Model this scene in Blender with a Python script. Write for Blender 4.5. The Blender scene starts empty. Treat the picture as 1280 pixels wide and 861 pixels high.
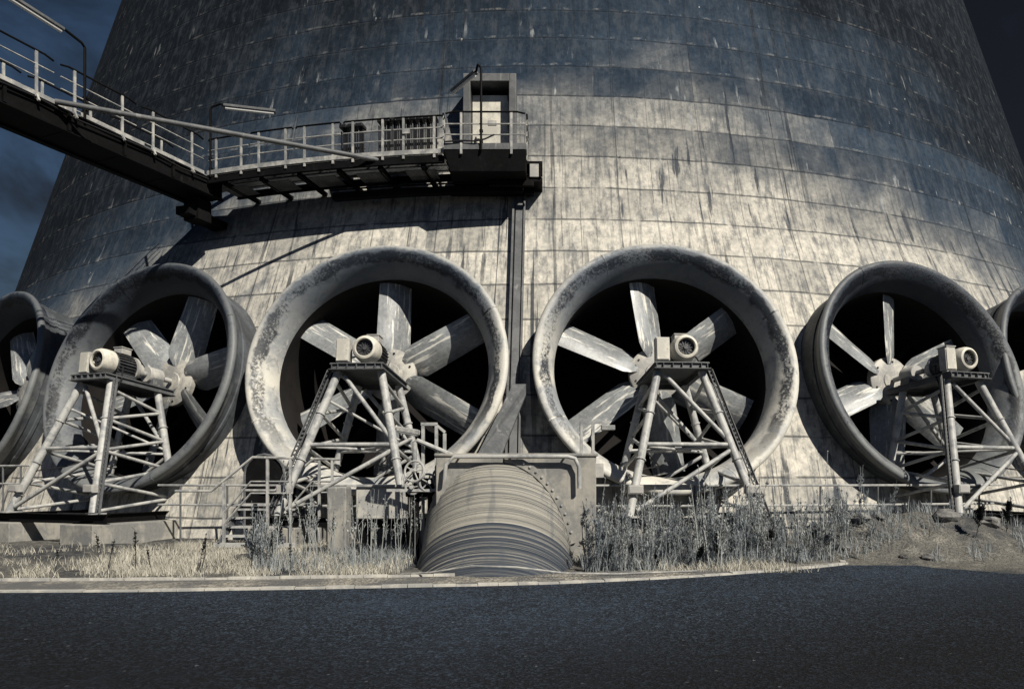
import bpy, math, random
from mathutils import Vector, Matrix, noise
random.seed(11)
S = bpy.context.scene
COL = S.collection
PI = math.pi
rad = math.radians
EYE = 1.55
D = 53.5                      # camera to tower axis, metres
AX = Vector((0, D, 0))
def R(h):                     # tower radius at height h above ground
    u = (h - EYE) / D
    foot = max(0.0, 1 - h / 10.0)          # slight flare towards the foot
    return D * (.639 - .29 * u + .012 * u * u) + .88 * min(1.0, foot * 1.6)
def wallpt(az, h, off=0.0):   # point on the tower wall (az in radians, 0 = towards the camera side)
    r = R(h) + off
    return Vector((math.sin(az) * r, D - math.cos(az) * r, h))

# ------------------------------------------------------------------ node materials
class NT:
    def __init__(s, tree):
        s.t = tree; s.n = tree.nodes; s.l = tree.links
    def add(s, typ, **kw):
        n = s.n.new(typ)
        for k, v in kw.items(): setattr(n, k, v)
        return n
    def put(s, sock, v):
        if isinstance(v, bpy.types.NodeSocket): s.l.new(v, sock)
        elif isinstance(v, (tuple, list)) and sock.type == 'RGBA' and len(v) == 3: sock.default_value = (*v, 1)
        else: sock.default_value = v
    def math(s, op, a, b=0.0, c=None, clamp=False):
        n = s.add('ShaderNodeMath', operation=op, use_clamp=clamp)
        s.put(n.inputs[0], a); s.put(n.inputs[1], b)
        if c is not None: s.put(n.inputs[2], c)
        return n.outputs[0]
    def mix(s, f, a, b, blend='MIX'):
        n = s.add('ShaderNodeMix', data_type='RGBA', blend_type=blend)
        s.put(n.inputs[0], f); s.put(n.inputs[6], a); s.put(n.inputs[7], b)
        return n.outputs[2]
    def noise(s, vec, scale, detail=5, rough=.6, dist=0.0):
        n = s.add('ShaderNodeTexNoise')
        s.put(n.inputs['Vector'], vec); n.inputs['Scale'].default_value = scale
        n.inputs['Detail'].default_value = detail; n.inputs['Roughness'].default_value = rough
        n.inputs['Distortion'].default_value = dist
        return n.outputs['Fac']
    def ramp(s, f, a, b, lo=0.0, hi=1.0):
        n = s.add('ShaderNodeMapRange', interpolation_type='SMOOTHSTEP')
        s.put(n.inputs[0], f); n.inputs[1].default_value = a; n.inputs[2].default_value = b
        n.inputs[3].default_value = lo; n.inputs[4].default_value = hi
        return n.outputs[0]
    def vec(s, x, y, z):
        n = s.add('ShaderNodeCombineXYZ'); s.put(n.inputs[0], x); s.put(n.inputs[1], y); s.put(n.inputs[2], z)
        return n.outputs[0]
    def sep(s, v):
        n = s.add('ShaderNodeSeparateXYZ'); s.put(n.inputs[0], v); return n.outputs
    def scale(s, v, sc):
        n = s.add('ShaderNodeVectorMath', operation='MULTIPLY'); s.put(n.inputs[0], v); n.inputs[1].default_value = sc
        return n.outputs[0]
    def white(s, v):
        n = s.add('ShaderNodeTexWhiteNoise', noise_dimensions='3D'); s.put(n.inputs[0], v); return n.outputs[0]
def new_mat(name):
    m = bpy.data.materials.new(name); m.use_nodes = True
    t = NT(m.node_tree); b = t.n['Principled BSDF']
    return m, t, b
def bump(t, b, h, strength=.3, dist=.02):
    n = t.add('ShaderNodeBump'); n.inputs['Strength'].default_value = strength; n.inputs['Distance'].default_value = dist
    t.put(n.inputs['Height'], h); t.put(b.inputs['Normal'], n.outputs[0])
def coord(t, kind='Object'):
    return t.add('ShaderNodeTexCoord').outputs[kind]

def weathered(name, base, dark, light, scale=2.0, streak=(1, 1, .15), sfreq=6.0, rough=.7, metal=0.0, bmp=.25,
              lo=.42, hi=.62, llo=.6, lhi=.72, per_obj=False, spec=.3):
    m, t, b = new_mat(name)
    v = coord(t)
    if per_obj:
        r = t.add('ShaderNodeObjectInfo').outputs['Random']
        a = t.add('ShaderNodeVectorMath', operation='ADD'); t.put(a.inputs[0], v)
        t.put(a.inputs[1], t.vec(t.math('MULTIPLY', r, 31.0), t.math('MULTIPLY', r, 57.0), t.math('MULTIPLY', r, 13.0)))
        v = a.outputs[0]
    n1 = t.noise(v, scale, 6, .65, .4)
    n2 = t.noise(t.scale(v, streak), sfreq, 5, .6)
    n3 = t.noise(v, scale * 9, 4, .7)
    c = t.mix(t.ramp(n1, lo, hi), dark, base)
    c = t.mix(t.math('MULTIPLY', t.ramp(n2, llo, lhi), .75), c, light)
    c = t.mix(t.math('MULTIPLY', t.ramp(n2, .46, .30), .7), c, dark)
    c = t.mix(.35, c, t.mix(n3, dark, light), 'MIX')
    t.put(b.inputs['Base Color'], c)
    t.put(b.inputs['Roughness'], t.math('ADD', t.math('MULTIPLY', n1, .25), rough - .12))
    b.inputs['Metallic'].default_value = metal
    b.inputs['Specular IOR Level'].default_value = spec
    bump(t, b, t.math('ADD', n3, n2), bmp, .012)
    return m

def tower_material():
    m, t, b = new_mat('tower_concrete')
    x, y, z = t.sep(coord(t))
    ang = t.math('ARCTAN2', x, t.math('MULTIPLY', y, -1.0))        # 0 at the side facing the road
    arc = t.math('MULTIPLY', ang, 31.5)
    wob = t.noise(t.vec(arc, 0.0, z), .9, 3)
    zz = t.math('ADD', z, t.math('MULTIPLY', t.math('SUBTRACT', wob, .5), .09))
    rz = t.math('DIVIDE', t.math('SUBTRACT', zz, .52), 1.1)
    ring = t.math('FLOOR', rz); rf = t.math('SUBTRACT', rz, ring)
    pa = t.math('DIVIDE', t.math('ADD', arc, t.math('MULTIPLY', t.math('SUBTRACT', wob, .5), .06)), .56)
    pan = t.math('FLOOR', pa); pf = t.math('SUBTRACT', pa, pan)
    rnd = t.white(t.vec(ring, t.math('FLOOR', t.math('DIVIDE', pa, 3.0)), 1.0)); ringrnd = t.white(t.vec(ring, 8.0, 8.0))
    P = t.vec(arc, 0.0, z)
    # weathering front: staining from the top; both flanks darkened further as painted vignette
    big = t.noise(P, .16, 6, .62, .6)
    med = t.noise(P, .8, 6, .68, .5)
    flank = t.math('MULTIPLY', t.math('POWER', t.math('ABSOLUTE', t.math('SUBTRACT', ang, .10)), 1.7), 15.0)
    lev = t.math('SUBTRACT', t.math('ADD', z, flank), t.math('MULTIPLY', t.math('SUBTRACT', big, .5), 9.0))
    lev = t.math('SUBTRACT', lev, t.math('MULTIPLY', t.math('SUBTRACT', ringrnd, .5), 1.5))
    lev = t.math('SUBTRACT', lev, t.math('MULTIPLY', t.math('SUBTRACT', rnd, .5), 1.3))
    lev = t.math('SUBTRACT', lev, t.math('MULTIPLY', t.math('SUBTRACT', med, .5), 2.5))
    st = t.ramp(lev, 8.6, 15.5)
    st2 = t.ramp(lev, 14.0, 22.0)  # deepest dark: vignette painted over the stained upper flanks
    fine = t.noise(P, 5.0, 6, .75)
    pale = t.mix(med, (.31, .30, .275), (.66, .63, .56))
    pale = t.mix(t.math('MULTIPLY', t.ramp(rnd, .62, 1.0), .55), pale, (.20, .20, .19))
    pale = t.mix(t.math('MULTIPLY', t.ramp(t.noise(P, .45, 5, .6, .8), .56, .70), .6), pale, (.14, .155, .17))
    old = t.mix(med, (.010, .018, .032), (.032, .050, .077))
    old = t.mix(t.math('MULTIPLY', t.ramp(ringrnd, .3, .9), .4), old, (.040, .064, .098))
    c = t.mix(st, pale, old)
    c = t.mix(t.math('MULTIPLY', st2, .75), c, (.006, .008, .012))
    # dark run marks under the joints, pale lime runs
    sv = t.vec(t.math('MULTIPLY', arc, 3.2), 0.0, t.math('MULTIPLY', z, .33))
    run = t.noise(sv, 1.0, 4, .6)
    rt = t.noise(t.vec(t.math('MULTIPLY', arc, 3.2), 5.0, t.math('MULTIPLY', z, .5)), 1.25, 4, .6)
    gate = t.ramp(t.noise(t.vec(arc, 9.0, z), .30, 3), .38, .58)
    c = t.mix(t.math('MULTIPLY', t.math('MULTIPLY', t.ramp(run, .58, .63), gate), .85), c, (.026, .033, .045))
    ltop = t.math('MULTIPLY', t.math('MULTIPLY', t.ramp(rt, .61, .68), t.ramp(t.noise(t.vec(arc, 6.0, z), .5, 3), .46, .60)), t.ramp(rf, .95, .25))
    c = t.mix(t.math('MULTIPLY', ltop, .9), c, (.30, .32, .335))
    spot = t.noise(t.vec(arc, 2.0, z), 3.1, 2, .5)
    c = t.mix(t.math('MULTIPLY', t.ramp(spot, .76, .785), .6), c, (.55, .54, .5))
    c = t.mix(t.math('MULTIPLY', t.ramp(spot, .23, .215), .7), c, (.03, .03, .035))
    lg = t.noise(t.vec(t.math('MULTIPLY', arc, 4.5), 7.0, t.math('MULTIPLY', z, .10)), 1.0, 3, .6)
    lgate = t.ramp(t.noise(t.vec(arc, 4.0, t.math('MULTIPLY', z, .35)), .42, 3), .46, .60)
    c = t.mix(t.math('MULTIPLY', t.math('MULTIPLY', t.ramp(lg, .575, .60), lgate), .85), c, (.018, .023, .032))
    # lift joints and formwork seams
    jl = t.math('MULTIPLY', t.ramp(t.math('ABSOLUTE', t.math('SUBTRACT', rf, .5)), .462, .49), t.ramp(t.noise(P, 1.3, 3), .30, .50))
    edge = t.math('ABSOLUTE', t.math('SUBTRACT', pf, .5))
    vl = t.math('MULTIPLY', t.ramp(edge, .468, .494), t.ramp(t.white(t.vec(t.math('FLOOR', t.math('ADD', pa, .5)), t.math('FLOOR', t.math('MULTIPLY', rz, .7)), 4.0)), .45, .95))
    # full-height seams every few metres
    fs = t.math('FRACT', t.math('DIVIDE', t.math('ADD', arc, 3.1), 5.4))
    fl = t.math('MULTIPLY', t.ramp(t.math('ABSOLUTE', t.math('SUBTRACT', fs, .5)), .4955, .4975), .8)
    seam = t.math('MAXIMUM', t.math('MAXIMUM', jl, t.math('MULTIPLY', vl, .8)), fl)
    c = t.mix(t.math('MULTIPLY', seam, .68), c, (.026, .031, .040))
    lip = t.math('MULTIPLY', t.ramp(t.math('ABSOLUTE', t.math('SUBTRACT', rf, .09)), .05, .02), t.ramp(t.noise(P, 2.0, 4, .7), .50, .66))
    c = t.mix(t.math('MULTIPLY', lip, .3), c, (.46, .45, .42))
    c = t.mix(.5, c, t.mix(t.ramp(fine, .3, .7), (.16, .17, .19), (.72, .70, .66)), 'OVERLAY')
    blot = t.noise(t.vec(t.math('MULTIPLY', arc, 2.2), 3.0, z), 1.3, 7, .75, .1)
    c = t.mix(t.math('MULTIPLY', t.ramp(blot, .53, .36), .6), c, (.06, .07, .085))
    vs_ = t.noise(t.vec(t.math('MULTIPLY', arc, 9.0), 1.0, t.math('MULTIPLY', z, .5)), 1.0, 5, .65)
    c = t.mix(t.math('MULTIPLY', t.ramp(vs_, .50, .34), .5), c, (.04, .048, .06))
    c = t.mix(t.math('MULTIPLY', t.math('MULTIPLY', t.ramp(vs_, .62, .76), t.ramp(rf, .9, .2)), t.math('SUBTRACT', .32, t.math('MULTIPLY', st, .28))), c, (.55, .54, .50))
    dk = t.math('SUBTRACT', 1.0, t.math('MULTIPLY', st2, .45))  # more painted vignette on the upper flanks
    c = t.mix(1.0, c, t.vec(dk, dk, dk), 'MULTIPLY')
    t.put(b.inputs['Base Color'], c)
    b.inputs['Roughness'].default_value = .95; b.inputs['Specular IOR Level'].default_value = .06
    hgt = t.math('SUBTRACT', t.math('ADD', t.math('MULTIPLY', fine, .35), t.math('MULTIPLY', rnd, .5)), t.math('MULTIPLY', seam, 1.2))
    bump(t, b, hgt, .55, .03)
    return m

M = {}
M['tower'] = tower_material()
M['concrete'] = weathered('concrete', (.30, .285, .25), (.12, .125, .13), (.45, .43, .38), 1.6, (2, 2, .3), 5, .9, per_obj=True)
def cowl_mat(name, k):
    m, t, b = new_mat(name)
    v0 = coord(t); x, y, z = t.sep(v0)
    r_ = t.add('ShaderNodeObjectInfo').outputs['Random']
    a_ = t.add('ShaderNodeVectorMath', operation='ADD'); t.put(a_.inputs[0], v0)
    t.put(a_.inputs[1], t.vec(t.math('MULTIPLY', r_, 31.0), t.math('MULTIPLY', r_, 57.0), t.math('MULTIPLY', r_, 13.0)))
    v = a_.outputs[0]
    rr = t.math('SQRT', t.math('ADD', t.math('MULTIPLY', x, x), t.math('MULTIPLY', z, z)))
    n1 = t.noise(v, .8, 6, .65, .4); n2 = t.noise(v, 3.0, 6, .7, .5); n3 = t.noise(v, 14, 5, .75)
    c = t.mix(t.ramp(n1, .34, .66), (.24, .255, .27), (.56, .54, .48))
    c = t.mix(t.math('MULTIPLY', t.ramp(n2, .55, .70), .6), c, (.56, .545, .49))
    c = t.mix(t.math('MULTIPLY', t.ramp(n2, .46, .34), .45), c, (.07, .09, .12))
    tops = t.ramp(t.math('ADD', z, t.math('MULTIPLY', t.math('SUBTRACT', n1, .5), 4.0)), .2, 2.6)  # upper half darkened: painted shade together with algae staining
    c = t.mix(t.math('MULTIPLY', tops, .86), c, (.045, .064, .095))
    # outer edge of the lip rubbed pale; ragged black algae crust further in
    worn = t.ramp(t.math('ADD', rr, t.math('MULTIPLY', t.math('SUBTRACT', n2, .5), .35)), 3.34, 3.47)
    c = t.mix(t.math('MULTIPLY', worn, .5), c, (.52, .505, .455))
    wob = t.math('MULTIPLY', t.math('SUBTRACT', t.noise(v, 1.6, 4, .6), .5), .35)
    rw = t.math('ADD', rr, wob)
    band = t.math('MULTIPLY', t.ramp(rw, 3.36, 3.28), t.ramp(rw, 3.06, 3.13))
    crust = t.math('MULTIPLY', band, t.ramp(t.math('ADD', t.math('MULTIPLY', n3, .55), t.math('MULTIPLY', t.noise(v, .55, 4, .6), .6)), .47, .60))
    crust = t.math('MULTIPLY', crust, t.ramp(t.math('ADD', z, t.math('MULTIPLY', n1, 2.5)), -2.2, .6))
    c = t.mix(t.math('MULTIPLY', crust, .93), c, (.010, .015, .024))
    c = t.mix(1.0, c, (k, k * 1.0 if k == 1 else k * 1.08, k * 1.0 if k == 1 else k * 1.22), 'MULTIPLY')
    t.put(b.inputs['Base Color'], c)
    t.put(b.inputs['Roughness'], t.math('ADD', t.math('MULTIPLY', n1, .3), .38)); b.inputs['Specular IOR Level'].default_value = .35
    bump(t, b, t.math('ADD', t.math('ADD', n3, n2), crust), .35, .02)
    return m
M['cowl'] = cowl_mat('cowl_paint', 1.0); M['cowldim'] = cowl_mat('cowl_paint_shaded', .29)  # second copy dimmed and blued to hold painted shade and vignette
M['shell'] = weathered('shell_paint', (.075, .085, .10), (.02, .024, .03), (.17, .175, .18), 1.0, (1, 1, 1), 2.5, .6, bmp=.2, spec=.2)
M['kerb'] = weathered('kerb_concrete', (.46, .44, .39), (.22, .22, .215), (.62, .60, .54), 2.5, rough=.9)
M['blade'] = weathered('blade_paint', (.16, .185, .215), (.028, .042, .066), (.80, .78, .70), 1.2, (2.6, 2.6, .25), 3.6, .4, bmp=.2, lo=.40, hi=.66, llo=.55, lhi=.63, per_obj=True, spec=.5)
M['hub'] = weathered('hub_paint', (.42, .40, .35), (.18, .18, .18), (.6, .58, .52), 2.5, (1, 1, .5), 4, .5, bmp=.1)
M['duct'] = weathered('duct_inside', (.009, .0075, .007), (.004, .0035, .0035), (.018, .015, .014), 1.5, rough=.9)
M['steel'] = weathered('galvanised_steel', (.38, .38, .365), (.12, .13, .145), (.58, .57, .53), 2.2, (1, 1, .3), 6, .5, bmp=.08, lo=.38, hi=.56, per_obj=True)
M['rail'] = weathered('railing_paint', (.40, .395, .37), (.12, .13, .14), (.62, .60, .55), 3, (1, 1, .4), 6, .5, bmp=.05)
M['dark'] = weathered('dark_steel', (.006, .006, .0065), (.003, .003, .003), (.02, .02, .022), 1.5, (1, 1, .4), 4, .55, bmp=.12, spec=.04)
M['midsteel'] = weathered('grey_steel', (.10, .105, .112), (.04, .045, .052), (.24, .24, .235), 2, (1, 1, .3), 5, .55, bmp=.12)
M['black'] = weathered('black_plastic', (.012, .012, .013), (.006, .006, .007), (.04, .04, .045), 2, rough=.45, bmp=.05)
M['motor'] = weathered('motor_housing', (.055, .06, .068), (.025, .027, .03), (.14, .14, .14), 3, rough=.45, bmp=.05)
M['cream'] = weathered('cream_paint', (.62, .59, .50), (.34, .33, .30), (.72, .69, .60), 2.2, (2, 2, .25), 4, .5, bmp=.06)
M['cabinet'] = weathered('cabinet_paint', (.42, .41, .37), (.25, .25, .25), (.55, .53, .48), 3, rough=.5, bmp=.05)
M['stone'] = weathered('stone', (.17, .17, .165), (.03, .032, .036), (.42, .41, .38), 5, rough=.95, bmp=.5, per_obj=True)
M['wood'] = weathered('dead_wood', (.22, .20, .17), (.09, .09, .09), (.4, .38, .33), 6, rough=.9, bmp=.3)

def leafy(name, a, c, trans=.25, rough=.75):
    m, t, b = new_mat(name)
    r = t.add('ShaderNodeObjectInfo').outputs['Random']
    g = t.add('ShaderNodeNewGeometry').outputs['Random Per Island']
    f = t.math('ADD', t.math('MULTIPLY', g, .75), t.math('MULTIPLY', r, .25))
    t.put(b.inputs['Base Color'], t.mix(f, a, c))
    b.inputs['Roughness'].default_value = rough; b.inputs['Specular IOR Level'].default_value = .2
    tr = t.add('ShaderNodeBsdfTranslucent'); t.put(tr.inputs[0], t.mix(f, a, c))
    mx = t.add('ShaderNodeMixShader'); mx.inputs[0].default_value = trans
    t.l.new(b.outputs[0], mx.inputs[1]); t.l.new(tr.outputs[0], mx.inputs[2])
    t.l.new(mx.outputs[0], t.n['Material Output'].inputs[0])
    return m
M['straw'] = leafy('dry_grass', (.20, .195, .17), (.78, .74, .63), .2)
M['weed'] = leafy('weed_leaf', (.085, .108, .135), (.43, .46, .47), .35)
M['weedpale'] = leafy('dry_weed', (.10, .125, .15), (.48, .49, .47), .2)
M['bush'] = leafy('bush_leaf', (.010, .012, .012), (.045, .05, .05), .15)

def ground_mat():
    m, t, b = new_mat('soil')
    v = coord(t)
    n1 = t.noise(v, .35, 6, .65, .5); n2 = t.noise(v, 3.2, 6, .7); n3 = t.noise(v, 28, 4, .7)
    c = t.mix(t.ramp(n1, .38, .62), (.045, .049, .054), (.15, .145, .128))
    c = t.mix(t.math('MULTIPLY', t.ramp(n2, .46, .70), .6), c, (.30, .285, .25))
    c = t.mix(t.math('MULTIPLY', t.ramp(n3, .55, .42), .7), c, (.03, .03, .033))
    t.put(b.inputs['Base Color'], c); b.inputs['Roughness'].default_value = .95; b.inputs['Specular IOR Level'].default_value = .1
    bump(t, b, t.math('ADD', n3, t.math('MULTIPLY', n2, 1.5)), .7, .04)
    return m
def asphalt_mat():
    m, t, b = new_mat('asphalt')
    v = coord(t)
    vo = t.add('ShaderNodeTexVoronoi'); t.put(vo.inputs['Vector'], v); vo.inputs['Scale'].default_value = 42
    n1 = t.noise(v, .22, 5, .6, .4); n2 = t.noise(v, 19, 5, .85); n4 = t.noise(v, 7, 5, .7)
    n5 = t.noise(v, .9, 6, .7, .6)
    c = t.mix(t.ramp(n1, .36, .64), (.009, .012, .017), (.024, .034, .051))
    c = t.mix(t.math('MULTIPLY', t.ramp(n5, .55, .42), .5), c, (.006, .007, .009))
    rnd = t.sep(vo.outputs['Color'])[0]
    c = t.mix(t.math('MULTIPLY', t.ramp(rnd, .45, 1.0), .8), c, (.062, .088, .128))
    c = t.mix(t.math('MULTIPLY', t.ramp(n2, .54, .70), .8), c, (.08, .108, .15))
    c = t.mix(t.math('MULTIPLY', t.ramp(n2, .46, .32), .85), c, (.002, .002, .003))
    ax, ay, az_ = t.sep(v)
    # vignette painted on the road: darker near the camera and outwards, ragged edge
    vign_mask = t.math('ADD', t.math('SUBTRACT', t.math('MULTIPLY', t.math('ABSOLUTE', t.math('ADD', ax, .8)), .55), ay), t.math('MULTIPLY', t.math('SUBTRACT', n1, .5), 5.0))
    vign_mask = t.math('ADD', vign_mask, t.math('MULTIPLY', t.math('SUBTRACT', n5, .5), 2.0))
    c = t.mix(t.math('MULTIPLY', t.ramp(vign_mask, -8.5, -4.0), .80), c, (.0035, .0032, .0036))
    c = t.mix(t.math('MULTIPLY', t.ramp(rnd, .9985, .999), .35), c, (.20, .21, .22))
    c = t.mix(t.math('MULTIPLY', t.ramp(n4, .58, .42), .4), c, (.008, .008, .009))
    t.put(b.inputs['Base Color'], c)
    b.inputs['Roughness'].default_value = .85; b.inputs['Specular IOR Level'].default_value = .12
    bump(t, b, t.math('ADD', vo.outputs['Distance'], n2), .9, .012)
    return m
def gravel_mat():
    m, t, b = new_mat('gravel')
    v = coord(t)
    vo = t.add('ShaderNodeTexVoronoi'); t.put(vo.inputs['Vector'], v); vo.inputs['Scale'].default_value = 26
    n1 = t.noise(v, 1.2, 5, .6); rnd = t.sep(vo.outputs['Color'])[0]
    c = t.mix(rnd, (.07, .07, .07), (.36, .335, .28)); c = t.mix(t.ramp(n1, .62, .40), c, (.10, .10, .10))
    t.put(b.inputs['Base Color'], c); b.inputs['Roughness'].default_value = .95
    bump(t, b, vo.outputs['Distance'], 1.0, .03)
    return m
M['ground'] = ground_mat(); M['asphalt'] = asphalt_mat(); M['gravel'] = gravel_mat()
def pipe_mat(name, k1, k2):
    m, t, b = new_mat(name)
    v = coord(t); x, y, z = t.sep(v)
    # windings run round the pipe: vary along the axis (local Z), a little skewed
    w = t.noise(t.vec(t.math('MULTIPLY', x, .05), t.math('MULTIPLY', y, .05), t.math('MULTIPLY', z, 75.0)), 1.0, 3, .7)
    w2 = t.noise(t.vec(t.math('MULTIPLY', x, .12), t.math('MULTIPLY', y, .12), t.math('MULTIPLY', z, 24.0)), 1.0, 4, .7)
    c = t.mix(t.ramp(w, .34, .66), (.05, .056, .066), (.56, .53, .45))
    c = t.mix(t.math('MULTIPLY', t.ramp(w2, k1, k1 - .2), k2), c, (.025, .036, .056))
    bl = t.noise(t.scale(v, (3, 3, .5)), 1.6, 4, .6)
    c = t.mix(t.math('MULTIPLY', t.ramp(bl, .52, .66), .35), c, (.06, .075, .10))
    t.put(b.inputs['Base Color'], c); b.inputs['Roughness'].default_value = .5; b.inputs['Specular IOR Level'].default_value = .35
    bump(t, b, t.math('ADD', w, w2), 1.0, .03)
    return m
M['pipe'] = pipe_mat('wound_pipe', .56, .6); M['pipelow'] = pipe_mat('wound_pipe_stained', .68, .95)
def glass_mat():
    m, t, b = new_mat('lamp_diffuser')
    b.inputs['Base Color'].default_value = (.7, .7, .68, 1); b.inputs['Roughness'].default_value = .15
    return m
M['diffuser'] = glass_mat()

# ------------------------------------------------------------------ mesh builder
class MB:
    def __init__(s): s.v = []; s.f = []
    def add(s, vs, fs):
        o = len(s.v); s.v += [tuple(p) for p in vs]; s.f += [tuple(i + o for i in f) for f in fs]
    def box(s, c, size, rot=None):
        hx, hy, hz = size[0] / 2, size[1] / 2, size[2] / 2
        c = Vector(c); vs = []
        for dz in (-hz, hz):
            for dx, dy in ((-hx, -hy), (hx, -hy), (hx, hy), (-hx, hy)):
                p = Vector((dx, dy, dz))
                if rot is not None: p = rot @ p
                vs.append(c + p)
        s.add(vs, [(3, 2, 1, 0), (4, 5, 6, 7), (0, 1, 5, 4), (1, 2, 6, 5), (2, 3, 7, 6), (3, 0, 4, 7)])
    def bar(s, p, q, w, h, up=(0, 0, 1)):
        p = Vector(p); q = Vector(q); d = (q - p); L = d.length
        if L < 1e-6: return
        d /= L; u = Vector(up)
        x = d.cross(u)
        if x.length < 1e-4: x = d.cross(Vector((1, 0, 0)))
        x.normalize(); z = x.cross(d)
        rot = Matrix((x, d, z)).transposed()
        s.box((p + q) / 2, (w, L, h), rot)
    def tube(s, p, q, r, r2=None, n=10, cap=True):
        p = Vector(p); q = Vector(q); r2 = r if r2 is None else r2
        d = (q - p)
        if d.length < 1e-6: return
        d.normalize()
        x = d.orthogonal().normalized(); y = d.cross(x)
        vs = []
        for (c, rr) in ((p, r), (q, r2)):
            for i in range(n):
                a = 2 * PI * i / n; vs.append(c + x * math.cos(a) * rr + y * math.sin(a) * rr)
        fs = [(i, (i + 1) % n, n + (i + 1) % n, n + i) for i in range(n)]
        if cap: fs += [tuple(range(n - 1, -1, -1)), tuple(range(n, 2 * n))]
        s.add(vs, fs)
    def path(s, pts, r, n=8):
        pts = [Vector(p) for p in pts]; vs = []; x = None
        for i, p in enumerate(pts):
            d = (pts[min(i + 1, len(pts) - 1)] - pts[max(i - 1, 0)]).normalized()
            if x is None: x = d.orthogonal().normalized()
            else:
                x = x - d * x.dot(d)
                x = x.normalized() if x.length > 1e-5 else d.orthogonal().normalized()
            y = d.cross(x)
            for k in range(n):
                a = 2 * PI * k / n; vs.append(p + x * math.cos(a) * r + y * math.sin(a) * r)
        fs = []
        for i in range(len(pts) - 1):
            for k in range(n):
                fs.append((i * n + k, i * n + (k + 1) % n, (i + 1) * n + (k + 1) % n, (i + 1) * n + k))
        fs += [tuple(range(n - 1, -1, -1)), tuple(range((len(pts) - 1) * n, len(pts) * n))]
        s.add(vs, fs)
    def lathe(s, prof, n=48, axis='Y', c=(0, 0, 0), closed=False):
        vs = []; c = Vector(c)
        for (r, y) in prof:
            for i in range(n):
                a = 2 * PI * i / n
                if axis == 'Y': p = Vector((r * math.cos(a), y, r * math.sin(a)))
                else: p = Vector((r * math.cos(a), r * math.sin(a), y))
                vs.append(c + p)
        m = len(prof); fs = []
        for j in range(m if closed else m - 1):
            j2 = (j + 1) % m
            for i in range(n):
                i2 = (i + 1) % n
                q = (j * n + i, j * n + i2, j2 * n + i2, j2 * n + i)
                fs.append(q if axis == 'Y' else q)
        s.add(vs, fs)
    def prism(s, poly, ext):           # polygon of 3D points extruded by a vector
        poly = [Vector(p) for p in poly]; e = Vector(ext); n = len(poly)
        s.add(poly + [p + e for p in poly], [tuple(range(n - 1, -1, -1)), tuple(range(n, 2 * n))] +
              [(i, (i + 1) % n, n + (i + 1) % n, n + i) for i in range(n)])
    def xform(s, mat): s.v = [tuple(mat @ Vector(p)) for p in s.v]; return s
    def build(s, name, mat, parent=None, smooth=False, bevel=0.0, origin=None):
        if origin is not None:
            o = Vector(origin); s.v = [tuple(Vector(p) - o) for p in s.v]
        me = bpy.data.meshes.new(name); me.from_pydata(s.v, [], s.f); me.update()
        import bmesh
        bm = bmesh.new(); bm.from_mesh(me); bmesh.ops.recalc_face_normals(bm, faces=bm.faces[:]); bm.to_mesh(me); bm.free()
        me.materials.append(mat)
        ob = bpy.data.objects.new(name, me); COL.objects.link(ob)
        if origin is not None: ob.location = origin
        if smooth:
            me.polygons.foreach_set('use_smooth', [True] * len(me.polygons))
            try: me.set_sharp_from_angle(angle=rad(38))
            except Exception: pass
        if bevel:
            b = ob.modifiers.new('bevel', 'BEVEL'); b.width = bevel; b.segments = 2; b.limit_method = 'ANGLE'
        if parent is not None: ob.parent = parent
        return ob
def tag(o, label=None, cat=None, group=None, kind=None):
    if label: o['label'] = label
    if cat: o['category'] = cat
    if group: o['group'] = group
    if kind: o['kind'] = kind
    return o
def empty(name, loc=(0, 0, 0), rz=0.0, rx=0.0):
    o = bpy.data.objects.new(name, None); COL.objects.link(o); o.empty_display_size = .2
    o.location = loc; o.rotation_euler = (rx, 0, rz); return o
def copy_tree(o, parent=None):
    c = o.copy(); COL.objects.link(c)
    if parent is not None: c.parent = parent
    for ch in list(o.children): copy_tree(ch, c)
    return c

# ------------------------------------------------------------------ fans' places: azimuth on the tower, facing
TAU = rad(15)
HC = EYE + .0562 * D
RF = .654 * D
FANS = [(-31.9, -31.5, 62), (-19.3, -20.2, 75), (-7.15, -4.9, 90), (5.3, 4.6, 97), (17.9, 17.4, 83), (28.6, 28, 70)]
def fan_matrix(az, face):
    a = rad(az)
    c = Vector((math.sin(a) * RF, D - math.cos(a) * RF, HC))
    return c, Matrix.Translation(c) @ Matrix.Rotation(rad(face), 4, 'Z') @ Matrix.Rotation(-TAU, 4, 'X')
FM = [fan_matrix(a, f) for a, f, _ in FANS]

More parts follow.
